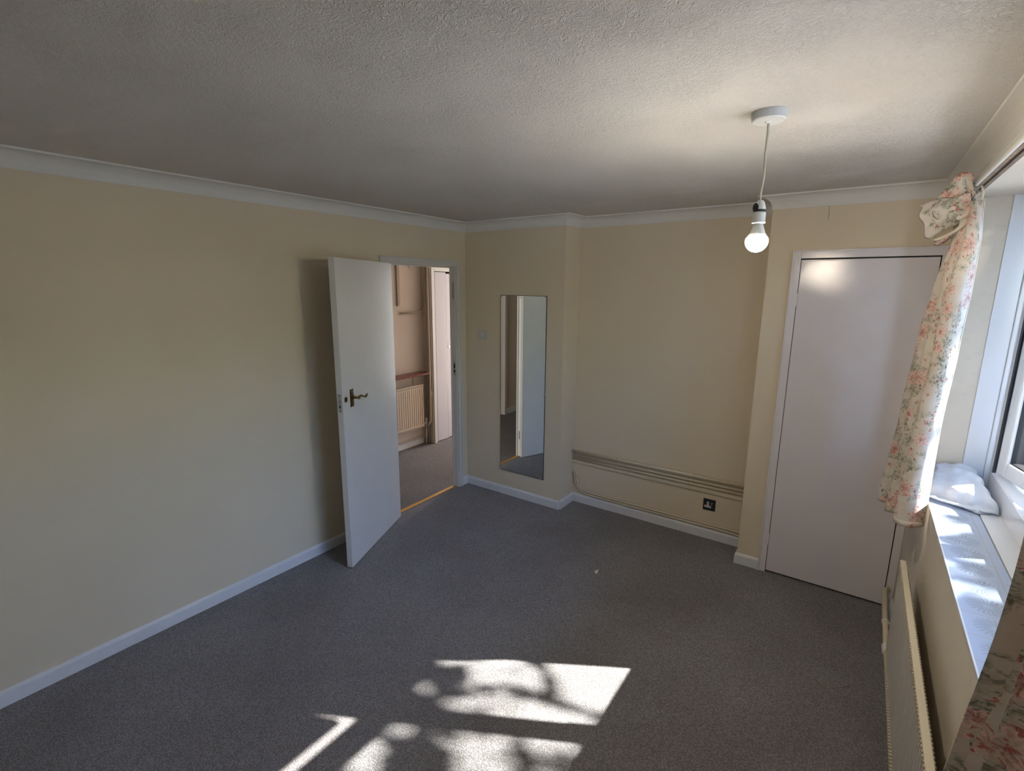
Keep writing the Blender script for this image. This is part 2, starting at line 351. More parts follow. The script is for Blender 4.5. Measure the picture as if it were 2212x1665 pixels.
# ------------------------------------------------------------------ room shell
W = 3.223; H = 2.355; YR = -5.0; NX0, NX1, ND = 0.994, 2.381, 0.235      # niche in the back wall
DY0, DY1, DH = -0.93, -0.128, 2.0                                          # doorway in left wall
SZ, WH, RY0, RY1 = 0.925, 2.214, -0.405, -2.88                             # window reveal
struct('floor', bx(-0.045, W+0.3, YR-0.1, 0.6, -0.1, 0.0), M_carpet, label='dark grey loop-pile carpet covering the room floor', cat='floor')
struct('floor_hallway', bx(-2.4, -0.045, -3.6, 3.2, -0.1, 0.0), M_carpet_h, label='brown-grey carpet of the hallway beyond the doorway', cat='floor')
struct('ceiling', bx(-0.065, W+0.3, YR-0.1, 0.6, H, H+0.1), M_ceil, label='white ceiling with swirled raised plaster texture', cat='ceiling')
struct('ceiling_hallway', bx(-2.4, -0.065, -3.6, 3.2, H, H+0.1), M_ceil, label='white hallway ceiling out of sight above the doorway', cat='ceiling')
bm = bmesh.new(); box(bm, -0.065, 0, YR, DY0, 0, H); box(bm, -0.065, 0, DY0, DY1, DH, H); box(bm, -0.065, 0, DY1, 0.0, 0, H)
struct('wall_left', bm, M_wall, label='long plain cream wall on the left with the open doorway', cat='wall')
bm = bmesh.new(); box(bm, -0.065, NX0, 0.0, 0.6, 0, H); box(bm, NX0, NX1, ND, 0.6, 0, H)
CDX0, CDX1, CDH = 2.545, 3.195, 2.0
box(bm, NX1, CDX0, 0.0, 0.6, 0, H); box(bm, CDX0, CDX1, 0.0, 0.6, CDH, H); box(bm, CDX1, W+0.3, 0.0, 0.6, 0, H); box(bm, CDX0, CDX1, 0.5, 0.6, 0, CDH)
wb = struct('wall_back', bm, M_wall, label='cream back wall with a shallow recess between mirror and white cupboard door', cat='wall')
bm = bmesh.new()
cr = [(2.655, 2.2785), (2.661, 2.2775), (2.6655, 2.2765), (2.6635, 2.25), (2.6660, 2.23), (2.6640, 2.205)]
for (xa, za), (xb, zb) in zip(cr[:-1], cr[1:]):
    v = [bm.verts.new(q) for q in ((xa-.0008, -.0006, za), (xa+.0008, -.0006, za+.0004), (xb+.0008, -.0006, zb+.0004), (xb-.0008, -.0006, zb))]; bm.faces.new(v)
v = [bm.verts.new(q) for q in ((2.50, -.0006, 2.2800), (2.50, -.0006, 2.2808), (2.66, -.0006, 2.2808), (2.66, -.0006, 2.2785))]; bm.faces.new(v)
r_ = bmesh.ops.extrude_face_region(bm, geom=bm.faces[:]); [setattr(v_, 'co', v_.co + Vector((0, .0012, 0))) for v_ in r_['geom'] if isinstance(v_, bmesh.types.BMVert)]
part('plaster_crack', bm, M_dark, wb)
bm = bmesh.new(); box(bm, W, W+0.3, YR, RY1, 0, H); box(bm, W, W+0.3, RY0, 0.0, 0, H); box(bm, W, W+0.3, RY1, RY0, 0, SZ-0.012); box(bm, W, W+0.3, RY1, RY0, WH, H)
struct('wall_right', bm, M_paper, label='window wall in embossed cream paper on the right', cat='wall')
struct('wall_rear', bx(-0.1, W+0.3, YR-0.1, YR, 0, H), M_wall, label='cream wall behind the camera', cat='wall')
# hallway walls
HX = -1.215; HN = 0.665; HD = -1.09
bm = bmesh.new(); box(bm, HX-0.1, HX, -1.5, HN, 0, H); box(bm, HX-0.1, HX, -3.6, -2.26, 0, H); box(bm, HX-0.1, HX, -2.26, -1.5, 2.0, H)
struct('wall_hallway', bm, M_hallwall, label='pinkish cream hallway wall seen through the doorway', cat='wall')
bm = bmesh.new(); box(bm, HX+.0, HX+0.016, -2.305, -2.26, 0, 2.045); box(bm, HX, HX+.016, -1.5, -1.455, 0, 2.045); box(bm, HX, HX+.016, -2.26, -1.5, 2.0, 2.045)
struct('trim_2', bm, M_door, label='white frame of a dark hallway doorway, seen only in the mirror', cat='door frame')
bm = bmesh.new(); box(bm, HX-1.15, HX-1.1, -2.8, -1.0, 0, H); box(bm, HX-1.1, HX-.1, -2.85, -2.8, 0, H); box(bm, HX-1.1, HX-.1, -1.0, -0.95, 0, H)
struct('wall_far_room', bm, M_hallwall, label='unlit room walls beyond the hallway doorway', cat='wall')
bm = bmesh.new(); box(bm, HX-0.1, HD, HN, 0.735, 0, H); box(bm, HX-.1, HD, 0.735, 1.75, 2.03, H); box(bm, HX-.1, HD, 1.75, 3.2, 0, H)
struct('wall_hallway_corner', bm, M_hallwall, label='projecting hallway wall that holds the inner white door', cat='wall')
bm = bmesh.new(); box(bm, -1.4, -0.065, 3.1, 3.2, 0, H); box(bm, -0.065, 0.0, 0.6, 3.2, 0, H); box(bm, -0.067, -0.065, 0.0, 0.6, 0, H)
struct('wall_hallway_end', bm, M_hallwall, label='hallway end wall hidden beyond the doorway', cat='wall')
bm = bmesh.new(); box(bm, -1.4, -0.065, -3.6, -3.5, 0, H)
struct('wall_hallway_front', bm, M_hallwall, label='hallway front wall hidden behind the left wall', cat='wall')

# made-up frames, out of view, set around the two added fill lights
def plain_frame(name, label, x0, x1, y, z0, z1, d):
    bm = bmesh.new(); f = 0.06
    box(bm, x0-f, x0, min(y, y+d), max(y, y+d), z0-f, z1+f); box(bm, x1, x1+f, min(y, y+d), max(y, y+d), z0-f, z1+f)
    box(bm, x0, x1, min(y, y+d), max(y, y+d), z0-f, z0); box(bm, x0, x1, min(y, y+d), max(y, y+d), z1, z1+f)
    struct(name, bm, M_upvc, bev=0.004, label=label, cat='window')
plain_frame('rear_fill_frame', 'made-up white frame around the fill light behind the camera', 0.30, 1.60, YR, 0.95, 2.05, 0.03)
plain_frame('hall_fill_frame', 'made-up white frame around the fill light at the hallway end', -1.07, -0.17, 3.1, 0.20, 2.10, -0.03)
# coving (one plaster run right round the room)
prof = [(0, H-0.076), (0.004, H-0.076), (0.0045, H-0.071)]
for k in range(9):
    a = R(90*k/8); prof.append((0.0045+0.062*(1-cos(a)), H-0.069+0.060*sin(a)))
prof += [(0.0735, H-0.0085), (0.0755, H-0.0), (0, H)]
prof = [(o, min(z, H)) for o, z in prof]
bm = bmesh.new(); sweep(bm, [(0, YR), (W, YR), (W, 0), (NX1, 0), (NX1, ND), (NX0, ND), (NX0, 0), (0, 0)], prof, closed=True)
struct('trim_1', bm, M_cove, label='white concave coving running round the ceiling edge', cat='coving')
# skirting
SK = [(0, 0), (0.015, 0), (0.015, 0.058), (0.0125, 0.066), (0.007, 0.073), (0, 0.074)]
def skirting(name, path, label):
    bm = bmesh.new(); sweep(bm, path, SK); return struct(name, bm, M_skirt, label=label, cat='skirting board')
skirting('baseboard_left', [(0, -0.957), (0, YR)], 'long white skirting board along the plain left wall')
skirting('baseboard_corner', [(NX0, 0), (0, 0), (0, -0.088)], 'white skirting board under the tall mirror')
skirting('baseboard_recess', [(NX1, ND), (NX0, ND), (NX0, 0.0)], 'white skirting board along the foot of the pipe recess')
skirting('baseboard_cupboard', [(2.512, 0), (NX1, 0), (NX1, 0.1)], 'short white skirting piece left of the cupboard door')
skirting('baseboard_right', [(W, YR), (W, -0.02)], 'white skirting board under the window beside the radiator')
bm = bmesh.new(); sweep(bm, [(HX, HN-0.03), (HX, -2.0)], [(-o, z) for o, z in SK][::-1] if False else [(-0.0, 0), (0.016, 0), (0.016, 0.062), (0.008, 0.075), (0, 0.075)])
bm.free(); bm = bx(HX, HX+0.016, -1.455, HN-0.04, 0, 0.078); box(bm, HX, HX+.016, -3.5, -2.305, 0, 0.078)
struct('baseboard_hallway', bm, M_skirt, bev=0.004, label='white hallway skirting board under the radiator', cat='skirting board')

# ------------------------------------------------------------------ open door and its frame
d1 = thing('door_1', 'white flush door standing open into the room with brass lever handle', 'door', (0, -0.53, 0), kind='structure')
bm = bmesh.new()
AW = 0.046
def arch(bm, x0, x1, side, y0=DY0, y1=DY1, top=1.992):   # architrave legs and head
    box(bm, min(x0, x1), max(x0, x1), y0-0.022, y0+AW-0.022, 0, top+0.044); box(bm, min(x0, x1), max(x0, x1), y1-AW+0.022+0.018, y1+0.04, 0, top+0.044)
    box(bm, min(x0, x1), max(x0, x1), y0+AW-0.022, y1-AW+0.04, top, top+0.044)
box(bm, 0.0, 0.015, -0.953, -0.912, 0, 2.038); box(bm, 0.0, 0.015, -0.130, -0.088, 0, 2.038); box(bm, 0.0, 0.015, -0.912, -0.130, 1.996, 2.038)
box(bm, 0.015, 0.021, -0.953, -0.944, 0, 2.038); box(bm, 0.015, 0.021, -0.097, -0.088, 0, 2.038); box(bm, 0.015, 0.021, -0.944, -0.097, 2.029, 2.038)
part('architrave', bm, M_door, d1, bev=0.002)
bm = bmesh.new()
box(bm, -0.065, 0.0, DY0, -0.912, 0, DH); box(bm, -0.065, 0.0, -0.138, DY1, 0, DH); box(bm, -0.065, 0.0, -0.912, -0.138, 1.992, DH)
box(bm, -0.058, -0.045, -0.912, -0.900, 0, 1.992); box(bm, -0.058, -0.045, -0.144, -0.138, 0, 1.992); box(bm, -0.058, -0.045, -0.900, -0.144, 1.980, 1.992)
jm = part('door_jamb', bm, M_door, d1, bev=0.0015)
bm = bx(-0.036, -0.012, -0.1392, -0.1378, 1.72, 1.855); part('hinge_recess', bm, M_steel, jm)
bm = bmesh.new(); box(bm, -0.033, -0.006, -0.1400, -0.1378, 1.05, 1.17); part('strike_plate', bm, M_steel, jm)
bm = bmesh.new(); box(bm, -0.028, -0.012, -0.1406, -0.1398, 1.115, 1.150); box(bm, -0.028, -0.012, -0.1406, -0.1398, 1.075, 1.098); part('strike_hole', bm, M_dark, jm)
# leaf, built along +X from its hinge, then turned
HXp, HYp = 0.0368, -0.8719; FX, FY = 0.3452, -1.5705
ang = math.atan2(FY-HYp, FX-HXp)
LM = Matrix.Translation((HXp, HYp, 0)) @ Matrix.Rotation(ang, 4, 'Z')     # local x along leaf; local +y = face seen by camera; thickness to -y
LW = 0.7636
leaf = part('door_leaf', bx(0, LW, -0.040, 0, 0.008, 1.988, mat=LM), M_door, d1, bev=0.0025)
bm = bmesh.new()
for z in (0.25, 1.75): tube(bm, [LM @ Vector((-0.006, -0.043, z-0.045)), LM @ Vector((-0.006, -0.043, z+0.045))], 0.006, 10)
part('hinge', bm, M_steel, leaf)
bm = bmesh.new(); s0, s1, z0, z1 = 0.634, 0.676, 1.070, 1.184
box(bm, s0, s1, 0, 0.003, z0, z1, mat=LM); box(bm, s0+.005, s1-.005, 0.003, 0.0055, z0+.006, z1-.006, mat=LM)
for z in (z0+.011, z1-.011): lathe(bm, [(0.0, 0.0), (0.003, 0.0), (0.003, 0.0072), (0, 0.0075)], (0, 0, 0), 10, 'Y'); 
bm.verts.ensure_lookup_table()
n_ = 21
vsn = bm.verts[-44:] if False else []
obj_plate = part('handle_backplate', bm, M_brass, leaf, bev=0.001)
bm = bmesh.new()
lathe(bm, [(0.011, 0.0), (0.011, 0.008), (0.008, 0.012), (0.0075, 0.040), (0.009, 0.046), (0.0075, 0.052), (0, 0.054)], (0, 0, 0), 18, 'Y')
for v in bm.verts: v.co = LM @ (v.co + Vector((0.655, 0.004, 1.130)))
path = []; rad = []
for k in range(25):
    t = k/24; path.append(LM @ Vector((0.655-0.118*t, 0.046+0.004*sin(pi*t), 1.130 + 0.010*sin(t*2*pi*0.95+0.3) - 0.003 + 0.006*t)))
    rad.append(0.0078-0.0028*t*2 if t < 0.6 else 0.0046+0.0040*sin((t-0.6)/0.4*pi))
tube(bm, path, rad, 12)
part('lever_handle', bm, M_brass, leaf, smooth=True)
bm = bmesh.new(); lathe(bm, [(0.0175, 0.0), (0.0175, 0.002), (0.0145, 0.004), (0.006, 0.0045), (0.0, 0.0045)], (0, 0, 0), 24, 'Y')
for v in bm.verts: v.co = LM @ (v.co + Vector((0.727, 0, 1.131)))
part('keyhole_escutcheon', bm, M_brass, leaf, smooth=False)
bm = bmesh.new(); box(bm, 0.7245, 0.7295, 0.0045, 0.0052, 1.120, 1.134, mat=LM); lathe(bm, [(0.0042, 0.0), (0.0042, 0.0008), (0, 0.0008)], (0, 0, 0), 12, 'Y')
for v in bm.verts[8:]: v.co = LM @ (v.co + Vector((0.727, 0.0045, 1.136)))
part('keyhole', bm, M_blackp, leaf)
bm = bmesh.new(); box(bm, LW-0.0005, LW+0.0014, -0.031, -0.009, 1.058, 1.172, mat=LM); part('lock_faceplate', bm, M_steel, leaf, bev=0.0005)
bm = bmesh.new(); box(bm, LW+0.0014, LW+0.009, -0.026, -0.014, 1.118, 1.136, mat=LM); part('latch_bolt', bm, M_steel, leaf, bev=0.003)
bm = bmesh.new(); box(bm, LW+0.0012, LW+0.0022, -0.024, -0.016, 1.085, 1.10, mat=LM)
for z in (1.065, 1.164): box(bm, LW+0.0012, LW+0.0022, -0.0225, -0.0175, z-.0025, z+.0025, mat=LM)
part('lock_opening', bm, M_dark, leaf)

# ------------------------------------------------------------------ cupboard door
d2 = thing('door_2', 'plain white gloss cupboard door, closed, beside the window wall', 'door', (2.87, 0, 0), kind='structure')
bm = bmesh.new()
box(bm, 2.513, 2.5575, -0.016, 0.002, 0, 2.042); box(bm, 2.5575, W-0.001, -0.016, 0.002, 1.996, 2.042)
box(bm, 3.183, W-0.001, -0.006, 0.002, 0, 1.998)
box(bm, 2.513, 2.522, -0.022, -0.016, 0, 2.042); box(bm, 2.522, W-0.001, -0.022, -0.016, 2.033, 2.042)
part('architrave', bm, M_gloss, d2, bev=0.002)
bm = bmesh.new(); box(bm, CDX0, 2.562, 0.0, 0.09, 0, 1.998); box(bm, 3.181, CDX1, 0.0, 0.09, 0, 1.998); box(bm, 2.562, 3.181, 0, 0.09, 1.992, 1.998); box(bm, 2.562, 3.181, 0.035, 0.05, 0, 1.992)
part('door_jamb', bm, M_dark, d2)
bm = bx(2.5595, 3.1785, -0.006, 0.032, 0.012, 1.989); lf2 = part('door_leaf', bm, M_gloss, d2, bev=0.002)
bm = bmesh.new()
for z in (0.235, 1.76): tube(bm, [(2.5590, -0.012, z-0.038), (2.5590, -0.012, z+0.038)], 0.0045, 10)
part('hinge', bm, M_gloss, lf2)

# ------------------------------------------------------------------ hallway door
d3 = thing('door_3', 'white gloss hallway door seen through the open doorway', 'door', (HD, 1.2, 0), kind='structure')
bm = bmesh.new(); box(bm, HD, HD+0.015, 0.678, 0.724, 0, 2.03); box(bm, HD, HD+0.015, 0.724, 1.80, 1.99, 2.03); part('architrave', bm, M_door, d3, bev=0.002)
bm = bmesh.new(); box(bm, HD-0.10, HD, 0.735, 0.739, 0, 1.99); box(bm, HD-0.1, HD-.085, 0.735, 1.75, 0, 2.02); part('door_jamb', bm, M_dark, d3)
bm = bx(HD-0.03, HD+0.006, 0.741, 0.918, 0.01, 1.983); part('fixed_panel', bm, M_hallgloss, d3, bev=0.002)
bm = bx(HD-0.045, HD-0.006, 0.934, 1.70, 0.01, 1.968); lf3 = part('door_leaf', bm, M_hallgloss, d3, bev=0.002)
bm = bmesh.new(); lathe(bm, [(0.014, 0), (0.014, 0.003), (0.006, 0.006), (0, 0.006)], (HD-0.006, 0.966, 1.12), 16, 'X'); part('keyhole_escutcheon', bm, M_chrome, lf3)

tag(obj('threshold_strip', bx(-0.052, -0.016, -0.9, -0.15, 0, 0.008), M_brassb, bev=0.003), 'thin bright brass threshold strip across the doorway carpet join', 'threshold strip')

# ------------------------------------------------------------------ mirror
t = thing('wall_mirror', 'tall frameless rectangular mirror on the cream back wall', 'mirror', (0.614, 0, 0.98))
MX0, MX1, MZ0, MZ1 = 0.388, 0.841, 0.2215, 1.756
part('backing_edge', bx(MX0, MX1, -0.006, -0.0005, MZ0, MZ1), M_edge, t)
part('mirror_glass', bx(MX0+.004, MX1-.004, -0.0068, -0.006, MZ0+.004, MZ1-.004), M_mirror, t)
for x, z in ((MX0+.008, MZ1-.008), (MX1-.008, MZ1-.008), (MX0+.008, MZ0+.008), (MX1-.03, MZ0+.004), (MX0+.002, 0.98), (MX1-.002, 0.96)):
    bm = bmesh.new(); lathe(bm, [(0.007, 0), (0.007, -0.004), (0.004, -0.0065), (0, -0.0068)], (x, -0.0066, z), 14, 'Y'); part('mirror_screw', bm, M_steel, t)

# light switch and socket
t = thing('light_switch', 'small square white light switch between doorway and mirror', 'light switch', (0.19, 0, 1.416))
part('switch_plate', bx(0.147, 0.233, -0.009, 0, 1.373, 1.459), M_grey_p, t, bev=0.003)
part('rocker', bx(0.183, 0.197, -0.014, -0.009, 1.404, 1.428), M_white_p, t, bev=0.0015)
for x in (0.158, 0.222):
    bm = bmesh.new(); lathe(bm, [(0.003, 0), (0.003, -.001), (0, -.001)], (x, -0.009, 1.416), 10, 'Y'); part('screw', bm, M_steel, t)
t = thing('wall_socket', 'dark metal single plug socket low on the recess wall', 'socket', (2.127, ND, 0.262))
SX, SZc = 2.127, 0.262
sp = part('socket_plate', bx(SX-.043, SX+.043, ND-0.008, ND, SZc-.043, SZc+.043), M_sock, t, bev=0.0025)
bm = bmesh.new(); F = ND-0.0088
box(bm, SX-.017, SX-.001, F, ND-.008, SZc-.006, SZc+.023); box(bm, SX-.033, SX+.014, F, ND-.008, SZc-.022, SZc-.006)
ins = part('socket_insert', bm, M_grey_p, t)
bm = bmesh.new(); G = F-0.0006
box(bm, SX-.011, SX-.007, G, F, SZc+.004, SZc+.014); box(bm, SX-.026, SX-.019, G, F, SZc-.0165, SZc-.012); box(bm, SX-.001, SX+.006, G, F, SZc-.0165, SZc-.012)
part('pin_hole', bm, M_blackp, ins)
sw_ = part('switch_rocker', bx(SX+.014, SX+.024, ND-.0115, ND-.008, SZc+.002, SZc+.024), M_blackp, t, bev=0.001)
bm = bmesh.new(); box(bm, SX+.0165, SX+.0215, ND-.0122, ND-.0115, SZc+.016, SZc+.021); box(bm, SX+.0165, SX+.0215, ND-.0122, ND-.0115, SZc+.005, SZc+.010)
part('switch_mark', bm, M_white_p, sw_)

# ------------------------------------------------------------------ pipes in the recess
def clip(bm, x, y, z, r):
    lathe(bm, [(r+.0035, -0.007), (r+.0045, -0.004), (r+.0045, 0.004), (r+.0035, 0.007)], (x, y, z), 16, 'X'); box(bm, x-.006, x+.006, y, ND, z-.006, z+.006)
def pipe(z0, z1, y, r, label, clips):
    t = thing('heating_pipe', label, 'pipe', ((NX0+NX1)/2, y, (z0+z1)/2), 'cream painted pipes in the recess')
    bm = bmesh.new(); zf = lambda x: z0+(z1-z0)*(x-NX0)/(NX1-NX0)
    tube(bm, [(NX0, y, z0), (NX1, y, z1)], r, 16); part('pipe_run', bm, M_pipe, t, smooth=True)
    for x in clips:
        bm = bmesh.new(); clip(bm, x, y, zf(x), r); part('pipe_clip', bm, M_pipe, t)
pipe(0.458, 0.468, ND-0.022, 0.0115, 'topmost and thickest cream pipe running along the recess wall', (1.41, 1.985))
pipe(0.420, 0.430, ND-0.018, 0.0075, 'upper of the two thin cream pipes below the thick one', (1.405, 1.985))
pipe(0.392, 0.402, ND-0.018, 0.0075, 'lower thin cream pipe just above the flat trunking', (1.405, 1.985))
tag(obj('cable_trunking', bx(NX0, NX1, ND-0.016, ND, 0.352, 0.378), M_pipe, bev=0.0015), 'flat cream trunking strip under the three straight recess pipes', 'trunking')
def bend_pipe(off, label, end):
    t = thing('heating_pipe', label, 'pipe', (1.2, ND-.018, 0.1), 'cream painted pipes in the recess')
    y = ND-0.018
    P0 = [(0.994, 0.300), (1.004, 0.299), (1.020, 0.290), (1.033, 0.270), (1.039, 0.245), (1.041, 0.215), (1.046, 0.185), (1.060, 0.158), (1.085, 0.135), (1.120, 0.121), (1.17, 0.114), (1.25, 0.112), (1.49, 0.112), (1.9, 0.113), (2.2, 0.114), (end[0], end[1])]
    pts = []
    for i, (x, z) in enumerate(P0):
        a = P0[max(i-1, 0)]; b = P0[min(i+1, len(P0)-1)]; dx, dz = b[0]-a[0], b[1]-a[1]; L = math.hypot(dx, dz) or 1
        pts.append((max(NX0, x + dz/L*off) if off else x, y, z - dx/L*off))
    pts[0] = (NX0, y, pts[0][2])
    # densify
    q = []
    for i in range(len(pts)-1):
        a, b = Vector(pts[i]), Vector(pts[i+1]); c0 = Vector(pts[i-1]) if i else a; d0 = Vector(pts[i+2]) if i+2 < len(pts) else b
        for k in range(4):
            s = k/4; q.append(0.5*((2*a)+(-c0+b)*s+(2*c0-5*a+4*b-d0)*s*s+(-c0+3*a-3*b+d0)*s**3))
    q.append(Vector(pts[-1]))
    bm = bmesh.new(); tube(bm, q, 0.0068, 14); part('pipe_run', bm, M_pipe, t, smooth=True)
    bm = bmesh.new(); clip(bm, 1.49, y, 0.112-off, 0.0068); part('pipe_clip', bm, M_pipe, t)
bend_pipe(0.0, 'upper of the two swan-necked cream pipes above the skirting', (NX1, 0.116))
bend_pipe(0.019, 'lower swan-necked cream pipe resting close to the skirting', (NX1, 0.108))

# ------------------------------------------------------------------ pendant
PX, PY = 2.583, -1.585
t = thing('pendant_light', 'bare lit bulb hanging on a cream cord from a white ceiling rose', 'ceiling light', (PX, PY, H))
bm = bmesh.new(); lathe(bm, [(0.050, 0), (0.050, -0.004), (0.0485, -0.024), (0.045, -0.027), (0.012, -0.028), (0.007, -0.033), (0, -0.033)], (PX, PY, H), 40)
part('ceiling_rose', bm, M_white_p, t, smooth=False, bev=0.001)
pts = [(PX + 0.0025*sin(k*0.9)*min(1, k/3) + (0.002 if 3 < k < 8 else 0), PY+0.002*cos(k*1.1), H-0.03-(H-0.03-2.085)*k/14) for k in range(15)]; pts[0] = (PX, PY, H-.03); pts[-1] = (PX, PY, 2.085)
bm = bmesh.new(); tube(bm, pts, 0.0036, 10); part('cord', bm, M_cord, t, smooth=True)
bm = bmesh.new(); lathe(bm, [(0.0, 2.098), (0.008, 2.098), (0.013, 2.090), (0.0165, 2.076), (0.0165, 2.066), (0.0, 2.066)], (PX, PY, 0), 28); part('lampholder_cap', bm, M_white_p, t, smooth=True)
bm = bmesh.new(); lathe(bm, [(0.0175, 2.0695), (0.0195, 2.0685), (0.0195, 2.0635), (0.0175, 2.0625)], (PX, PY, 0), 28)
for k in range(5): box(bm, PX-0.016+k*0.003-.002, PX-0.016+k*0.003+.002, PY-0.0168-(.003-abs(k-2)*.0012), PY-0.010, 2.068, 2.082+0.006*sin(pi*k/4))
part('black_band', bm, M_blackp, t, label='black ring and torn tab around the lampholder')
bm = bmesh.new(); lathe(bm, [(0.0, 2.063), (0.0175, 2.063), (0.0185, 2.058), (0.019, 2.033), (0.0205, 2.030), (0.0195, 2.028), (0.0, 2.028)], (PX, PY, 0), 28); part('lampholder_skirt', bm, M_white_p, t, smooth=True)
bm = bmesh.new(); lathe(bm, [(0.0, 2.028), (0.0135, 2.028), (0.0135, 2.022), (0.0, 2.022)], (PX, PY, 0), 28); part('bayonet_cap', bm, M_chrome, t, smooth=True)
bm = bmesh.new(); lathe(bm, [(0.0, 2.0235), (0.0145, 2.0235), (0.0165, 2.016), (0.0225, 1.998), (0.0305, 1.984), (0.0, 1.984)], (PX, PY, 0), 32); part('bulb_body', bm, M_white_p, t, smooth=True)
bm = bmesh.new(); pr = [(0.0, 1.9845), (0.0306, 1.9845)]
for k in range(1, 13):
    a = R(-8 + 98*k/12); pr.append((max(0, 0.034*cos(a) if k > 1 else 0.0335), 1.974-0.035*sin(a) if k > 1 else 1.978))
pr[-1] = (0, 1.939); lathe(bm, pr, (PX, PY, 0), 32); part('bulb_diffuser', bm, M_glow, t, smooth=True)
# ------------------------------------------------------------------ window
FX0, FX1 = 3.440, 3.508
win = thing('window_1', 'white plastic casement window over the tiled sill', 'window', (FX0, -1.64, SZ), kind='structure')
bm = bmesh.new(); FB = 1.030
box(bm, FX0, FX1, RY1, RY1+0.05, SZ, WH); box(bm, FX0, FX1, RY0-0.047, RY0, SZ, WH); box(bm, FX0, FX1, RY1+.05, RY0-.047, WH-0.055, WH); box(bm, FX0, FX1, RY1+.05, RY0-.047, SZ, FB)
box(bm, FX0, FX1, -1.105, -1.035, FB, WH-.055); box(bm, FX0, FX1, -2.02, -1.95, FB, WH-.055)
box(bm, FX0, FX1, -1.95, -1.105, 1.80, 1.876); box(bm, FX0, FX1, -2.83, -2.02, 1.80, 1.865)
fr_ = part('window_frame', bm, M_upvc, win, bev=0.006)
bm = bmesh.new(); box(bm, 3.345, FX0, RY0-0.006, RY0, SZ, WH); box(bm, 3.345, FX0, RY1, RY1+.006, SZ, WH); box(bm, 3.42, FX0+.002, RY0-0.020, RY0-.006, SZ, WH)
part('reveal_lining', bm, M_upvc, win, bev=0.002)
part('gasket', bx(FX0-.0006, FX0+.012, RY0-.0495, RY0-.045, FB, WH-.055), M_black, win)
part('reveal_head_lining', bx(3.40, FX0, RY1, RY0, WH-0.006, WH), M_upvc, win)
# tiled sill
bm = bmesh.new(); box(bm, W-0.006, 3.372, RY1, RY0, SZ-0.012, SZ); part('window_sill', bm, M_tile, win, bev=0.002, label='white sill tiles embossed with sunburst patterns')
part('sill_nosing', bx(W-0.009, W-0.004, RY1, RY0, SZ-.014, SZ+.0008), M_upvc, win, bev=0.001)
bm = bmesh.new(); box(bm, 3.374, FX0+.002, RY1, RY0, SZ-.012, SZ+0.004); part('window_board', bm, M_upvc, win, bev=0.0015)
# opening sash, hinged on its far stile, open outwards
SA = R(-13); SM = rotz_about(3.468, RY0-0.052, -SA if False else R(13))
y0s, y1s, z0s, z1s = RY0-0.052, -1.030, FB+0.006, WH-0.060
sx0, sx1 = 3.446, 3.512; sw = 0.066
SM = rotz_about(sx1, y0s, R(13))
bm = bmesh.new()
box(bm, sx0, sx1, y0s-sw, y0s, z0s, z1s, mat=SM); box(bm, sx0, sx1, y1s, y1s+sw, z0s, z1s, mat=SM)
box(bm, sx0, sx1, y1s+sw, y0s-sw, z0s, z0s+sw, mat=SM); box(bm, sx0, sx1, y1s+sw, y0s-sw, z1s-sw, z1s, mat=SM)
sash = part('opening_sash', bm, M_upvc, win, bev=0.007)
bm = bmesh.new(); g = 0.004
for a in ((y0s-sw-g, y0s-sw, z0s+sw, z1s-sw), (y1s+sw, y1s+sw+g, z0s+sw, z1s-sw), (y1s+sw, y0s-sw, z0s+sw, z0s+sw+g), (y1s+sw, y0s-sw, z1s-sw-g, z1s-sw)): box(bm, sx0+.012, sx1-.012, *a, mat=SM)
part('glazing_gasket', bm, M_black, sash)
part('pane', bx(sx0+.02, sx1-.02, y1s+sw, y0s-sw, z0s+sw, z1s-sw, mat=SM), M_glass, sash)
bm = bmesh.new(); box(bm, sx0-.030, sx0, -0.985, -0.965, 1.20, 1.30, mat=SM); part('sash_handle', bm, M_white_p, sash, bev=0.005)
bm = bmesh.new(); box(bm, 3.512, 3.552, -1.95, -1.105, 1.995, 2.075); box(bm, 3.512, 3.552, -1.95, -1.105, WH-.075, WH-.020); box(bm, 3.512, 3.552, -1.95, -1.90, 2.075, WH-.075); box(bm, 3.512, 3.552, -1.155, -1.105, 2.075, WH-.075)
part('fanlight_sash', bm, M_upvc, win, bev=0.004)
part('fanlight_pane', bx(3.528, 3.536, -1.90, -1.155, 2.075, WH-.075), M_glass, win)
for ya, yb, za, zb in ((-1.95, -1.105, FB, 1.80), (-2.83, -2.02, FB, 1.80), (-2.83, -2.02, 1.865, WH-.055)):
    part('pane', bx(3.470, 3.480, ya, yb, za, zb), M_glass, win)
part('outer_sill', bx(FX1, 3.60, RY1, RY0, SZ-0.03, SZ+0.004), M_upvc, win)

# curtain rail
t = thing('curtain_rail', 'painted wooden batten with white curtain rail above the window', 'curtain rail', (3.2, -1.65, 2.22))
part('batten', bx(3.188, W, -2.98, -0.40, 2.2165, 2.252), M_batten, t)
part('batten_underside', bx(3.191, W-.001, -2.975, -0.405, 2.2145, 2.2165), M_wood, t, label='bare brown underside of the batten')
part('rail_lip', bx(3.179, 3.188, -2.98, -0.40, 2.212, 2.224), M_white_p, t, bev=0.002)
bm = bmesh.new(); tube(bm, [(3.2065, -2.97, 2.2125), (3.2065, -0.41, 2.2125)], 0.0026, 8); part('rail_channel', bm, M_dark, t)

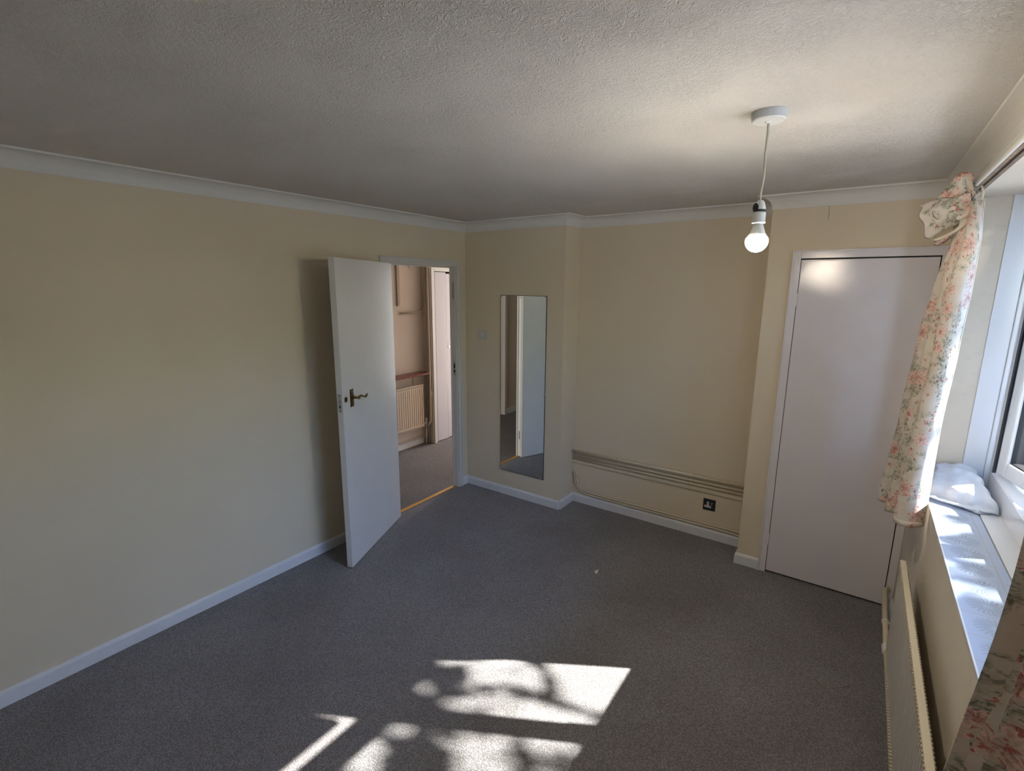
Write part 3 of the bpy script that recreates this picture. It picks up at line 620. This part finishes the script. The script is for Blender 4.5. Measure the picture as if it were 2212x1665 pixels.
# ------------------------------------------------------------------ curtains
def uvs(me, us):
    l = me.uv_layers.new(name='UVMap')
    for lp in me.loops: l.data[lp.index].uv = us[lp.vertex_index]
def cr_spline(pts, n):
    P = [Vector(p) for p in pts]; out = []
    for i in range(len(P)-1):
        a, b = P[i], P[i+1]; c0 = P[i-1] if i else 2*a-b; d0 = P[i+2] if i+2 < len(P) else 2*b-a
        for k in range(n):
            s = k/n; out.append(0.5*((2*a)+(-c0+b)*s+(2*c0-5*a+4*b-d0)*s*s+(-c0+3*a-3*b+d0)*s**3))
    out.append(P[-1]); return out
def cloth(name, path_fn, z0, z1, nz, mat, parent, uscale=1.0, thick=0.0016, uoff=0.0):
    """sheet whose plan path at height z is path_fn(z) -> list of (x, y)"""
    rows = [path_fn(z0+(z1-z0)*j/nz) for j in range(nz+1)]; n = len(rows[0])
    ref = rows[0]; s = [0.0]
    for k in range(1, n): s.append(s[-1]+(Vector(ref[k])-Vector(ref[k-1])).length)
    bm = bmesh.new(); vv = []; us = []
    for j, r in enumerate(rows):
        z = z0+(z1-z0)*j/nz
        vv.append([bm.verts.new((p[0], p[1], p[2] if len(p) > 2 else z)) for p in r]); us += [(s[k]*uscale+uoff, z) for k in range(n)]
    for j in range(nz):
        for k in range(n-1): bm.faces.new((vv[j][k], vv[j][k+1], vv[j+1][k+1], vv[j+1][k]))
    me = bpy.data.meshes.new(name); bm.to_mesh(me); bm.free(); uvs(me, us); me.materials.append(mat)
    for f in me.polygons: f.use_smooth = True
    o = bpy.data.objects.new(name, me); COL.objects.link(o); o.parent = parent; o.matrix_parent_inverse = Matrix.Translation(-Vector(parent.location))
    sm = o.modifiers.new('thickness', 'SOLIDIFY'); sm.thickness = thick; sm.offset = 0
    return o
def lerp(x, tb):
    if x <= tb[0][0]: return tb[0][1]
    for (a, va), (b, vb) in zip(tb[:-1], tb[1:]):
        if x <= b:
            s = (x-a)/(b-a); s = s*s*(3-2*s); return va+(vb-va)*s
    return tb[-1][1]
PLAN = [(3.206, -0.742), (3.172, -0.782), (3.138, -0.792), (3.112, -0.772), (3.106, -0.742), (3.122, -0.700), (3.132, -0.675), (3.112, -0.655), (3.088, -0.650), (3.080, -0.622), (3.100, -0.585), (3.112, -0.560), (3.092, -0.540), (3.066, -0.535), (3.056, -0.505), (3.075, -0.470), (3.108, -0.455), (3.120, -0.435), (3.105, -0.415)]
PLAN = [tuple(p) for p in cr_spline([(x, y) for x, y in PLAN], 5)]
def far_path(z):
    ye = lerp(z, [(0.82, 0.0), (1.3, -0.020), (1.6, -0.075), (1.85, -0.15), (2.0, -0.15), (2.15, -0.05)])
    wx = lerp(z, [(0.82, 1.0), (1.3, 0.84), (1.6, 0.72), (1.85, 0.62), (2.02, 0.44), (2.18, 0.34)])
    wy = lerp(z, [(0.82, 1.0), (1.6, 0.85), (2.02, 0.50), (2.18, 0.45)])
    out_ = []
    for k, (x, y) in enumerate(PLAN):
        s = k/(len(PLAN)-1)
        xx = 3.206 - (3.206-x)*wx + 0.002*sin(z*9+k*0.4); yy = -0.742 + ye*(1-0.55*s) + (y+0.742)*wy
        out_.append((xx, yy))
    return out_
t = thing('floral_curtain', 'floral cotton curtain drawn to the far side of the window, heading flopped over', 'curtain', (3.14, -0.62, 0.82))
dr = cloth('drape', far_path, 0.822, 2.15, 60, M_floral, t, uscale=1.0)
def edge_strip(z):
    x, y = far_path(z)[0]; x2, y2 = far_path(z)[1]; d = (Vector((x, y))-Vector((x2, y2))).normalized()
    return [(x, y), (x+d.x*0.004+.001, y+d.y*0.004)]
# loose hem of the drape
hm = cloth('hem', lambda z: [(x+0.0008*sin(k), y) for k, (x, y) in enumerate(far_path(0.822))], 0.820, 0.845, 2, M_floral, t, uscale=1.25, thick=0.004)
es = cloth('lining_edge', edge_strip, 0.822, 2.16, 30, M_tape, t, thick=0.002)
# flopped heading: pleated bundle leaning out into the room
bm = bmesh.new(); rings = []; us = []
A0, A1 = Vector((3.182, -0.755, 2.150)), Vector((3.052, -0.67, 2.098))
NS, NC = 26, 40
ax = (A1-A0).normalized(); upv = (Vector((0, 0, 1))-ax*ax.z).normalized(); sdv = ax.cross(upv)
for i in range(NS+1):
    s = i/NS; c = A0.lerp(A1, s); hh = lerp(s, [(0, 0.040), (0.15, 0.047), (0.6, 0.066), (1.0, 0.074)]); ww = lerp(s, [(0, 0.014), (0.3, 0.030), (1.0, 0.024)])
    ring = []
    for k in range(NC):
        a = 2*pi*k/NC; pl = 1 + 0.10*sin(a*7+s*2.0) + 0.05*sin(a*3+s*9)
        off = c + upv*(hh*sin(a)*(1+0.05*sin(9*s+a))) + sdv*(ww*cos(a)*pl) + ax*(0.007*sin(5*a)*s)
        off += sdv*0.006*sin(s*16+3*sin(a))*(1-s)
        ring.append(bm.verts.new(off)); us.append((0.9+s*0.15, 1.1+abs(k-NC/2)/NC*0.30))
    rings.append(ring)
for i in range(NS):
    for k in range(NC): bm.faces.new((rings[i][k], rings[i][(k+1) % NC], rings[i+1][(k+1) % NC], rings[i+1][k]))
# tuck the open end inwards
inner = []
for k in range(NC):
    v = rings[-1][k].co; cc = A1
    inner.append(bm.verts.new(v.lerp(cc, 0.25) - ax*0.045)); us.append((1.1, 1.1+k*.008))
for k in range(NC): bm.faces.new((rings[-1][k], rings[-1][(k+1) % NC], inner[(k+1) % NC], inner[k]))
bm.faces.new(inner)
me = bpy.data.meshes.new('heading'); bm.to_mesh(me); bm.free(); uvs(me, us); me.materials.append(M_floral)
for f in me.polygons: f.use_smooth = True
hd = bpy.data.objects.new('heading', me); COL.objects.link(hd); hd.parent = t; hd.matrix_parent_inverse = Matrix.Translation(-Vector(t.location))
# crumpled peaks where the heading still hangs on its hooks
def ribbon(name, pts, width, mat, parent, wdir=Vector((0, 0, 1)), twist=0.0, uvo=(0.2, 1.7)):
    P = cr_spline(pts, 6); bm = bmesh.new(); rows = []; us = []; L = 0
    for i, p in enumerate(P):
        if i: L += (p-P[i-1]).length
        tt = (P[min(i+1, len(P)-1)]-P[max(i-1, 0)]).normalized(); wd = (wdir-tt*wdir.dot(tt)).normalized()
        wd = Matrix.Rotation(twist*i/len(P), 4, tt) @ wd
        wdt = width[0]+(width[1]-width[0])*i/(len(P)-1) if isinstance(width, tuple) else width
        rows.append([bm.verts.new(p-wd*wdt/2), bm.verts.new(p), bm.verts.new(p+wd*wdt/2)])
        us += [(uvo[0], uvo[1]+L), (uvo[0]+wdt/2, uvo[1]+L), (uvo[0]+wdt, uvo[1]+L)]
    for a, b in zip(rows[:-1], rows[1:]):
        bm.faces.new((a[0], a[1], b[1], b[0])); bm.faces.new((a[1], a[2], b[2], b[1]))
    me = bpy.data.meshes.new(name); bm.to_mesh(me); bm.free(); uvs(me, us); me.materials.append(mat)
    for f in me.polygons: f.use_smooth = True
    o = bpy.data.objects.new(name, me); COL.objects.link(o); o.parent = parent; o.matrix_parent_inverse = Matrix.Translation(-Vector(parent.location))
    sm = o.modifiers.new('thickness', 'SOLIDIFY'); sm.thickness = 0.002; sm.offset = 0
    return o
ribbon('heading_peak', [(3.105, -0.70, 2.165), (3.125, -0.715, 2.200), (3.148, -0.735, 2.240), (3.160, -0.74, 2.215), (3.178, -0.75, 2.175)], (0.070, 0.050), M_floral, t, Vector((0.2, 0, -1)), 0.6, (0.3, 1.2))
ribbon('heading_peak', [(3.120, -0.68, 2.150), (3.140, -0.70, 2.195), (3.168, -0.72, 2.205), (3.185, -0.74, 2.170)], (0.060, 0.045), M_floral, t, Vector((0.2, 0.3, -1)), -0.5, (0.7, 1.3))
ribbon('heading_peak', [(3.096, -0.70, 2.026), (3.086, -0.71, 2.016), (3.094, -0.725, 2.004), (3.110, -0.74, 2.010), (3.130, -0.755, 2.030)], (0.014, 0.022), M_floral, t, Vector((0.2, 0.3, -1)), 0.9, (0.45, 1.5))
ribbon('heading_tape', [(3.196, -0.775, 2.135), (3.172, -0.800, 2.108), (3.150, -0.805, 2.094), (3.138, -0.800, 2.096)], (0.010, 0.016), M_tape, t, Vector((0, 0, 1)), 0.2)
ribbon('heading_tape', [(3.176, -0.790, 2.085), (3.155, -0.795, 2.060), (3.125, -0.765, 2.036), (3.096, -0.735, 2.022), (3.086, -0.725, 2.022)], (0.014, 0.009), M_tape, t, Vector((0, 0, 1)), 0.3)
bm = bmesh.new(); tube(bm, [(3.196, -0.76, 2.214), (3.204, -0.775, 2.18), (3.200, -0.785, 2.14), (3.204, -0.80, 2.08)], 0.0035, 8); part('hook_tape', bm, M_tape, t, smooth=True)

NP = []
def near_path(z):
    pts = []; y = lerp(z, [(0.8, -2.24), (1.5, -2.40), (2.1, -2.50)]); w = lerp(z, [(0.8, 0.74), (2.1, 0.52)])
    N = 132
    for k in range(N+1):
        s = k/N; ph = s*2*pi*5.6 + 0.5*sin(s*9)
        x = 3.150 + 0.034*sin(ph+0.5) + 0.007*sin(ph*2.1+z*1.5); yy = y - s*w + 0.022*cos(ph+0.5)
        pts.append((x - 0.006*lerp(z, [(0.8, 1), (2.1, -1)]), yy))
    return pts
t = thing('floral_curtain', 'nearest floral curtain, hanging dark in the lower right corner', 'curtain', (3.12, -2.6, 0.82))
cloth('drape', near_path, 0.74, 2.205, 40, M_floral, t, uscale=0.75, uoff=3.3)

# ------------------------------------------------------------------ folded pillow on the sill
def pillow():
    t = thing('folded_pillow', 'folded white pillow lying half sunlit at the far end of the tiled sill', 'pillow', (3.33, -0.55, SZ))
    bm = bmesh.new(); nx, ny = 40, 40; top = []; bot = []
    rnd = random.Random(3); ph = [rnd.uniform(0, 6) for _ in range(8)]
    for i in range(nx+1):
        a = i/nx; rt_, rb_ = [], []
        for j in range(ny+1):
            b = j/ny
            # footprint: x from 3.197 to 3.432, y from -0.420 to about -0.70 (front edge slanting)
            yf = -0.655 - 0.085*a + 0.008*sin(a*9); yb = -0.425
            y = yb + (yf-yb)*b; xl = 3.236 - 0.036*b**1.5; xr = 3.395+0.040*b
            x = xl + (xr-xl)*a
            ed = min(a, 1-a, b, 1-b); e = min(1, ed/0.11); dome = math.sqrt(max(0, 1-(1-e)**2))
            hgt = (0.078*(1-b)**0.8 + 0.048) * (0.82+0.18*sin(pi*a))
            z = SZ + 0.008 + hgt*dome*(0.95+0.025*sin(a*9+ph[0]+b*3)+0.02*sin(b*8+ph[1]+a*4)+0.015*sin((a+b)*17+ph[2])) + 0.008*math.exp(-((b-0.30-0.1*a)/0.06)**2)*dome
            rt_.append(bm.verts.new((x+0.004*sin(b*22), y+0.004*sin(a*25+1), z)))
            rb_.append(bm.verts.new((x, y, SZ+0.005)))
        top.append(rt_); bot.append(rb_)
    for g in (top, bot):
        for i in range(nx):
            for j in range(ny): bm.faces.new((g[i][j], g[i+1][j], g[i+1][j+1], g[i][j+1]))
    for i in range(nx):
        for j in (0, ny): bm.faces.new((top[i][j], top[i+1][j], bot[i+1][j], bot[i][j]))
    for j in range(ny):
        for i in (0, nx): bm.faces.new((top[i][j], top[i][j+1], bot[i][j+1], bot[i][j]))
    part('folded_body', bm, M_cotton, t, smooth=True)
    # lower fold edge poking out in front, nearest the window
    bm = bmesh.new(); rows = []
    for i in range(21):
        a = i/20; x = 3.325+0.105*a; y = -0.715-0.035*sin(pi*min(1, a*1.2)); r = 0.010+0.006*sin(pi*a)+0.002*sin(a*20)
        rows.append([bm.verts.new((x, y+0.02-r*1.8*cos(k*pi/8)*(1 if k < 8 else 1), SZ+0.005+r*1.4*sin(k*pi/8)+0.0005)) for k in range(9)])
    for a, b in zip(rows[:-1], rows[1:]):
        for k in range(8): bm.faces.new((a[k], a[k+1], b[k+1], b[k]))
        bm.faces.new((a[0], b[0], b[8], a[8]))
    bm.faces.new(rows[0]); bm.faces.new(rows[-1][::-1])
    part('lower_fold', bm, M_cotton, t, smooth=True)
    ribbon('hem_flap', [(3.200, -0.668, 0.946), (3.235, -0.690, 0.944), (3.29, -0.715, 0.943), (3.36, -0.742, 0.945), (3.42, -0.745, 0.950)], (0.022, 0.030), M_cotton, t, Vector((0, 1, 0.25)))
pillow()

# ------------------------------------------------------------------ radiators
def radiator(name, label, x_face, dirx, y0, y1, z0, z1, pitch, wall_x, mat, matc, conv=True):
    """dirx: +1 if the room side faces -x (wall at +x), -1 for a wall at -x"""
    t = thing(name, label, 'radiator', (x_face, (y0+y1)/2, z0))
    n = int(round((y1-y0)/pitch)); D = 0.016*dirx
    bm = bmesh.new(); cols = []
    # fluted sheet: flat welded bands top and bottom, raised flutes between
    ys = []
    for k in range(n):
        for f, d in ((0.0, 0.0), (0.12, 0.0), (0.26, 1.0), (0.74, 1.0), (0.88, 0.0)): ys.append((y0+(k+f)*(y1-y0)/n, d))
    ys.append((y1, 0.0))
    zs = [(z0, 0.35), (z0+0.020, 0.35), (z0+0.026, 0.15), (z0+0.045, 1.0), (z1-0.045, 1.0), (z1-0.026, 0.15), (z1-0.020, 0.35), (z1, 0.35)]
    grid = []
    for z, q in zs:
        grid.append([bm.verts.new((x_face + D*0.35*(1-(d if q == 1.0 else q*(0.5+0.5*d))), y, z)) for y, d in ys])
    for i in range(len(zs)-1):
        for k in range(len(ys)-1): bm.faces.new((grid[i][k], grid[i][k+1], grid[i+1][k+1], grid[i+1][k]))
    bmk = [[bm.verts.new((x_face+D, y, z)) for y in (y0, y1)] for z in (z0, z1)]
    bm.faces.new((bmk[0][0], bmk[0][1], bmk[1][1], bmk[1][0]))
    for (g, s) in ((grid[0], bmk[0]), (grid[-1], bmk[1])): bm.faces.new([*g, s[1], s[0]])
    for e, c in ((0, 0), (-1, 1)): bm.faces.new([*[grid[i][e] for i in range(len(zs))], bmk[1][c], bmk[0][c]])
    part('panel', bm, mat, t)
    bm = bmesh.new(); xa, xb = sorted((x_face-0.002*dirx, x_face+D+0.002*dirx)); box(bm, xa, xb, y0-0.002, y1+0.002, z1-0.004, z1+0.005)
    part('top_seam', bm, matc, t, bev=0.0015)
    for za, zb in ((z1-0.022, z1-0.003), (z0+0.002, z0+0.020)):
        bm = bmesh.new()
        for k in range(2*n):
            yy = y0+(k+0.5)*(y1-y0)/(2*n); box(bm, xa-(0.002 if dirx > 0 else 0), xb+(0 if dirx > 0 else .002), yy-0.0035, yy+0.0035, za, zb)
        part('seam_rib_row', bm, matc, t)
    if conv:
        bm = bmesh.new(); xf = x_face+D; 
        for k in range(2*n):
            yy = y0+0.02+(k+0.5)*(y1-y0-0.04)/(2*n); box(bm, min(xf, xf+0.020*dirx), max(xf, xf+0.009*dirx), yy-0.004, yy+0.004, z0+0.04, z1-0.012)
        part('convector_fins', bm, matc, t)
    for yy in (y0+0.18, y1-0.18):
        bm = bmesh.new(); a_, b_ = sorted((x_face+D, wall_x)); box(bm, a_, b_, yy-0.010, yy+0.010, z0+0.06, z1-0.24); part('wall_bracket', bm, matc, t)
    return t
rad = radiator('panel_radiator', 'long cream panel radiator fixed under the window sill', 3.150, 1, -2.62, -0.80, 0.205, 0.665, 0.0335, W, M_rad, M_radc)
rv = part('valve_body', (lambda b: (tube(b, [(3.166, -0.803, 0.222), (3.166, -0.765, 0.222), (3.166, -0.752, 0.215), (3.166, -0.748, 0.16), (3.168, -0.730, 0.128), (3.170, -0.68, 0.120)], 0.009, 12), b)[1])(bmesh.new()), M_steel, rad)
bm = bmesh.new(); tube(bm, [(3.1705, -0.672, 0.121), (3.1705, -0.656, 0.121), (3.1705, -0.604, 0.121)], [0.014, 0.0185, 0.0185], 18); part('valve_cap', bm, M_white_p, rad, label='white plastic valve cap')
t = thing('radiator_pipe', 'thick cream pipe running along the skirting to the long radiator', 'pipe', (3.174, -0.33, 0.12))
bm = bmesh.new(); tube(bm, [(3.1705, -0.604, 0.121), (3.172, -0.3, 0.121), (3.176, -0.06, 0.121), (3.18, -0.03, 0.121), (3.195, -0.012, 0.121)], 0.0125, 16); part('pipe_run', bm, M_pipe, t, smooth=True)
bm = bmesh.new(); tube(bm, [(3.172, -0.39, 0.121), (3.172, -0.375, 0.121)], 0.016, 14); box(bm, 3.172, W, -0.387, -0.378, 0.117, 0.125); part('pipe_clip', bm, M_white_p, t)

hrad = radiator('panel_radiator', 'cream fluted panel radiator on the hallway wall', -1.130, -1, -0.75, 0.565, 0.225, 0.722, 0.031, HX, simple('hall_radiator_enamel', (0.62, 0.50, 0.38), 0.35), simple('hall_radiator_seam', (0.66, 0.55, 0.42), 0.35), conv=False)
bm = bmesh.new(); tube(bm, [(-1.140, 0.565, 0.262), (-1.140, 0.600, 0.262)], 0.010, 12); tube(bm, [(-1.140, 0.600, 0.32), (-1.140, 0.600, 0.20)], 0.011, 12); tube(bm, [(-1.140, 0.600, 0.20), (-1.140, 0.600, 0.0)], 0.0075, 10)
part('valve', bm, M_grey_p, hrad, smooth=True)
t = thing('wooden_shelf', 'narrow red-brown wooden shelf above the hallway radiator', 'shelf', (-1.13, -0.1, 0.86))
bm = bmesh.new(); vs8 = []
pl = [(-1.214, -0.90), (-1.055, -0.90), (-1.055, 0.585), (-1.075, 0.615), (-1.214, 0.615)]
lo_ = [bm.verts.new((x, y, 0.846)) for x, y in pl]; hi_ = [bm.verts.new((x, y, 0.866)) for x, y in pl]
bm.faces.new(lo_[::-1]); bm.faces.new(hi_)
for k in range(5): bm.faces.new((lo_[k], lo_[(k+1) % 5], hi_[(k+1) % 5], hi_[k]))
part('shelf_board', bm, M_shelf, t, bev=0.002)
bm = bmesh.new(); box(bm, -1.214, -1.13, 0.10, 0.12, 0.78, 0.846); part('shelf_bracket', bm, M_grey_p, t)
bm = bmesh.new(); tube(bm, [(-1.172, 0.44, 0.735), (-1.170, 0.44, 0.848)], 0.003, 8); part('support_rod', bm, M_dark, t)
def vpipe(x, y, r, z0, z1, label, extra=None):
    t = thing('hallway_pipe', label, 'pipe', (x, y, z0), 'vertical pipes in the hallway corner'); bm = bmesh.new()
    pts = [(x, y, z1), (x, y, z0)]
    if extra: pts = pts[:1]+[(x, y, z0+0.08)]+extra
    tube(bm, pts, r, 12); part('pipe_run', bm, M_pipe_h, t, smooth=True); return t
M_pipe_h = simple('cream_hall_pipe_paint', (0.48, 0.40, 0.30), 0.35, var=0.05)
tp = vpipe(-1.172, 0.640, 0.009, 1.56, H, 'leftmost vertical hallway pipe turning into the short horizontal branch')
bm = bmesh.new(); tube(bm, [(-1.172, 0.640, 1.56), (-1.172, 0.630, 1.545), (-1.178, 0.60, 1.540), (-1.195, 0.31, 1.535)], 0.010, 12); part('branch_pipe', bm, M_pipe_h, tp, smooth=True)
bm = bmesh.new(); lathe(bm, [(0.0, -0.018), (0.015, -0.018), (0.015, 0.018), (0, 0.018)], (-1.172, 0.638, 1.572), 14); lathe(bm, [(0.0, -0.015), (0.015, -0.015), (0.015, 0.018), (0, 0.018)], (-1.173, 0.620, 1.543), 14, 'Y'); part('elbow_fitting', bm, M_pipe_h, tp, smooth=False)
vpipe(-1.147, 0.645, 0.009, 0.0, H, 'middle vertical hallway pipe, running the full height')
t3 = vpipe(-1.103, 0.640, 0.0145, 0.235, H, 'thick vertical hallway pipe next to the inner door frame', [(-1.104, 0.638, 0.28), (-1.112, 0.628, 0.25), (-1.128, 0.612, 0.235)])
bm = bmesh.new(); lathe(bm, [(0.0, -0.03), (0.019, -0.03), (0.019, -0.015), (0.0165, -0.013), (0.0165, 0.013), (0.019, 0.015), (0.019, 0.03), (0, 0.03)], (-1.103, 0.640, 0.60), 16); part('compression_fitting', bm, M_pipe_h, t3)
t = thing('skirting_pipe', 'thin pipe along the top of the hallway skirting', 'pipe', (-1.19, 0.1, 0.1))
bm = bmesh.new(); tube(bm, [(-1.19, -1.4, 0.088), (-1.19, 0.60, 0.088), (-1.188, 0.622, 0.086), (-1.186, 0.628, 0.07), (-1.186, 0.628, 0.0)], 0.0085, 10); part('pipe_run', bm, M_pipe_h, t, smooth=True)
tag(obj('wall_trunking', bx(HX, HX+0.022, 0.283, 0.318, 1.612, H), simple('dull_brown_trunking', (0.34, 0.27, 0.20), 0.5), bev=0.001), 'dark vertical trunking strip high on the hallway wall', 'trunking')
bm = bmesh.new(); lathe(bm, [(0.05, 0), (0.05, 0.012), (0.035, 0.028), (0, 0.03)], (HX, 0.505, 2.068), 28, 'X')
tag(obj('door_chime', bm, M_white_p, smooth=False), 'round pale fitting high on the hallway wall, mostly cut by door head', 'wall fitting')

# ------------------------------------------------------------------ litter on the carpet
bm = bmesh.new(); pr = [(1.650, -0.672), (1.664, -0.640), (1.676, -0.690)]
a = [bm.verts.new((x, y, 0.0005)) for x, y in pr]; b = [bm.verts.new((x, y, 0.004)) for x, y in pr]
a[1].co.z = 0.002; b[1].co.z = 0.007; bm.faces.new(a[::-1]); bm.faces.new(b)
for k in range(3): bm.faces.new((a[k], a[(k+1) % 3], b[(k+1) % 3], b[k]))
tag(obj('plaster_chip', bm, M_chip), 'tiny triangular cream plaster chip lying on the carpet', 'debris')
def wire(pxs):
    r_ = []
    for u, v in pxs:
        d = fw + rt*((u-1106)/FPX) - up*((v-832.5)/FPX); s = (0.004-CAM[2])/d.z; r_.append(Vector(CAM)+d*s)
    return r_
loop = [Vector(q) for q in ((2.877, -0.863, .003), (2.901, -0.880, .004), (2.928, -0.896, .003), (2.952, -0.905, .003), (2.975, -0.897, .005), (2.998, -0.880, .006), (3.022, -0.856, .006), (3.040, -0.832, .004), (3.047, -0.802, .003), (3.047, -0.770, .003))]
bm = bmesh.new(); tube(bm, cr_spline(loop, 5), 0.0012, 6)
loop2 = [Vector(q) for q in ((2.951, -0.904, .0045), (2.985, -0.925, .004), (3.012, -0.930, .003), (3.030, -0.915, .003), (3.044, -0.885, .004), (3.050, -0.84, .006), (3.049, -0.80, .006))]
tube(bm, cr_spline(loop2, 5), 0.0012, 6)
tag(obj('loose_string', bm, M_thread, smooth=True), 'thin pale looped string on the carpet near the radiator', 'string')

# ------------------------------------------------------------------ garden outside the window
struct('ground', bx(W+0.3, 40, -25, 25, -0.5, -0.35), M_paving, label='pale paved patio outside the window', cat='patio')
LIT = [  # gaps in the crown, as the sun throws them on the floor plane (x, y); last item: share of stray leaves
 ([(1.375, -1.835), (1.365, -1.71), (1.45, -1.70), (1.47, -1.77), (1.43, -1.83)], .0),
 ([(1.50, -1.69), (1.52, -1.60), (1.70, -1.48), (1.74, -1.52), (1.68, -1.61), (1.60, -1.67)], .10),
 ([(1.78, -1.50), (2.30, -1.03), (2.56, -1.02), (2.56, -1.31), (2.32, -1.34), (2.18, -1.38), (2.18, -1.62), (2.10, -1.655), (1.95, -1.660), (1.915, -1.61), (1.88, -1.57)], .0),
 ([(1.514, -1.80), (1.57, -1.70), (1.672, -1.63), (1.786, -1.625), (1.870, -1.66), (1.875, -1.72), (1.80, -1.745), (1.753, -1.71), (1.68, -1.775), (1.571, -1.80)], .02),
 ([(1.58, -1.90), (1.657, -1.82), (1.79, -1.79), (1.81, -1.82), (1.711, -1.885)], .06),
 ([(1.535, -2.05), (1.648, -1.945), (1.768, -1.865), (1.863, -1.795), (1.953, -1.78), (2.02, -1.75), (2.12, -1.73), (2.165, -1.705), (2.165, -1.80), (1.88, -1.94), (1.644, -2.06)], .05),
 ([(1.70, -2.17), (1.72, -2.08), (1.84, -1.98), (2.107, -1.85), (2.16, -1.84), (2.16, -1.925), (2.0, -1.98), (1.90, -2.06), (1.79, -2.19)], .12),
 ([(1.80, -2.23), (1.88, -2.14), (1.97, -2.07), (2.03, -2.08), (1.95, -2.18), (1.86, -2.26)], .14),
 ([(2.10, -2.02), (2.16, -1.95), (2.18, -2.06), (2.12, -2.12)], .12),
 ([(1.435, -2.46), (1.41, -2.42), (1.42, -2.335), (1.50, -2.315), (1.585, -2.385), (1.50, -2.42)], .05),
 ([(1.47, -2.52), (1.54, -2.44), (1.60, -2.43), (1.60, -2.50), (1.52, -2.56)], .18),
 ([(1.22, -2.31), (1.39, -2.31), (1.37, -2.85), (1.22, -2.85)], .0),
 ([(1.443, -2.262), (1.55, -2.185), (1.568, -2.20), (1.473, -2.27)], .0),
 ([(1.425, -2.03), (1.435, -1.96), (1.462, -1.965), (1.455, -2.03)], .0),
 ([(1.40, -2.12), (1.44, -2.09), (1.455, -2.10), (1.42, -2.135)], .0),
 ([(2.20, -1.548), (2.19, -1.53), (2.50, -1.40), (2.50, -1.418)], .0),
 ([(2.20, -1.77), (2.30, -1.72), (2.34, -1.735), (2.24, -1.79)], .0),
 ([(2.20, -2.03), (2.28, -1.99), (2.33, -2.00), (2.24, -2.05)], .0),
]
def inside(x, y, poly):
    c = False; j = len(poly)-1
    for i in range(len(poly)):
        xi, yi = poly[i]; xj, yj = poly[j]
        if (yi > y) != (yj > y) and x < (xj-xi)*(y-yi)/(yj-yi)+xi: c = not c
        j = i
    return c
t = thing('garden_tree', 'leafy tree in the garden shading the window', 'tree', (6.6, 1.2, -0.35))
rnd = random.Random(11); bm = bmesh.new(); cnt = 0
S = Vector((1.135, 0.6186, 1.0))
for it_ in range(44000):
    core = it_ < 24000
    x, y = (rnd.uniform(0.2, 2.95), rnd.uniform(-4.2, -0.4)) if core else (rnd.uniform(-1.5, 2.95), rnd.uniform(-6.5, 1.2))
    hs = rnd.uniform(0.016, 0.034) if core or (0.2 < x and -4.2 < y < -0.4) else rnd.uniform(0.03, 0.05)
    ok = True
    for pl, stray in LIT:
        if inside(x, y, pl) or any(inside(x+dx, y+dy, pl) for dx, dy in ((hs*1.3, 0), (-hs*1.3, 0), (0, hs*1.3), (0, -hs*1.3))): ok = False; break
    if not ok and rnd.random() > stray: continue
    tt = rnd.uniform(3.6, 5.0) if rnd.random() < 0.8 else rnd.uniform(5.0, 6.0)
    c = Vector((x, y, 0)) + S*tt
    nrm = (SUNDIR + Vector((rnd.gauss(0, .35), rnd.gauss(0, .35), rnd.gauss(0, .35)))).normalized()
    u = nrm.orthogonal().normalized(); u = Matrix.Rotation(rnd.uniform(0, 6.28), 4, nrm) @ u; v = nrm.cross(u)
    L, B = hs*1.25, hs*0.85
    q = [bm.verts.new(c+d) for d in (u*L, u*L*0.2+v*B, -u*L*0.6+v*B*0.6, -u*L, -u*L*0.6-v*B*0.6, u*L*0.2-v*B)]
    bm.faces.new(q); cnt += 1
lv = part('foliage', bm, M_leaf, t)
bm = bmesh.new(); tube(bm, [(7.2, 1.6, -0.36), (7.15, 1.55, 1.0), (7.0, 1.4, 2.2), (6.6, 1.0, 3.2)], [0.16, 0.13, 0.10, 0.06], 12)
part('trunk', bm, M_bark, t, smooth=True)

bm = bmesh.new(); rnd = random.Random(5)
for _ in range(9000):
    y = rnd.uniform(-14, 18); x = 13.0+rnd.uniform(-0.7, 0.7); z = rnd.uniform(-0.35, 4.4+0.7*sin(y*0.7)+0.4*sin(y*2.3))
    n_ = Vector((rnd.gauss(-1, .6), rnd.gauss(0, .6), rnd.gauss(0.3, .6))).normalized(); u = n_.orthogonal().normalized(); v = n_.cross(u); L = rnd.uniform(0.12, 0.24); c = Vector((x, y, z))
    bm.faces.new([bm.verts.new(c+d) for d in (u*L, v*L*.6, -u*L, -v*L*.6)])
tag(obj('sky_block_hedge', bm, M_leaf), 'tall unseen hedge added beyond the window to block low sky light', 'hedge')  # out of view; added to keep bright horizon sky off the walls
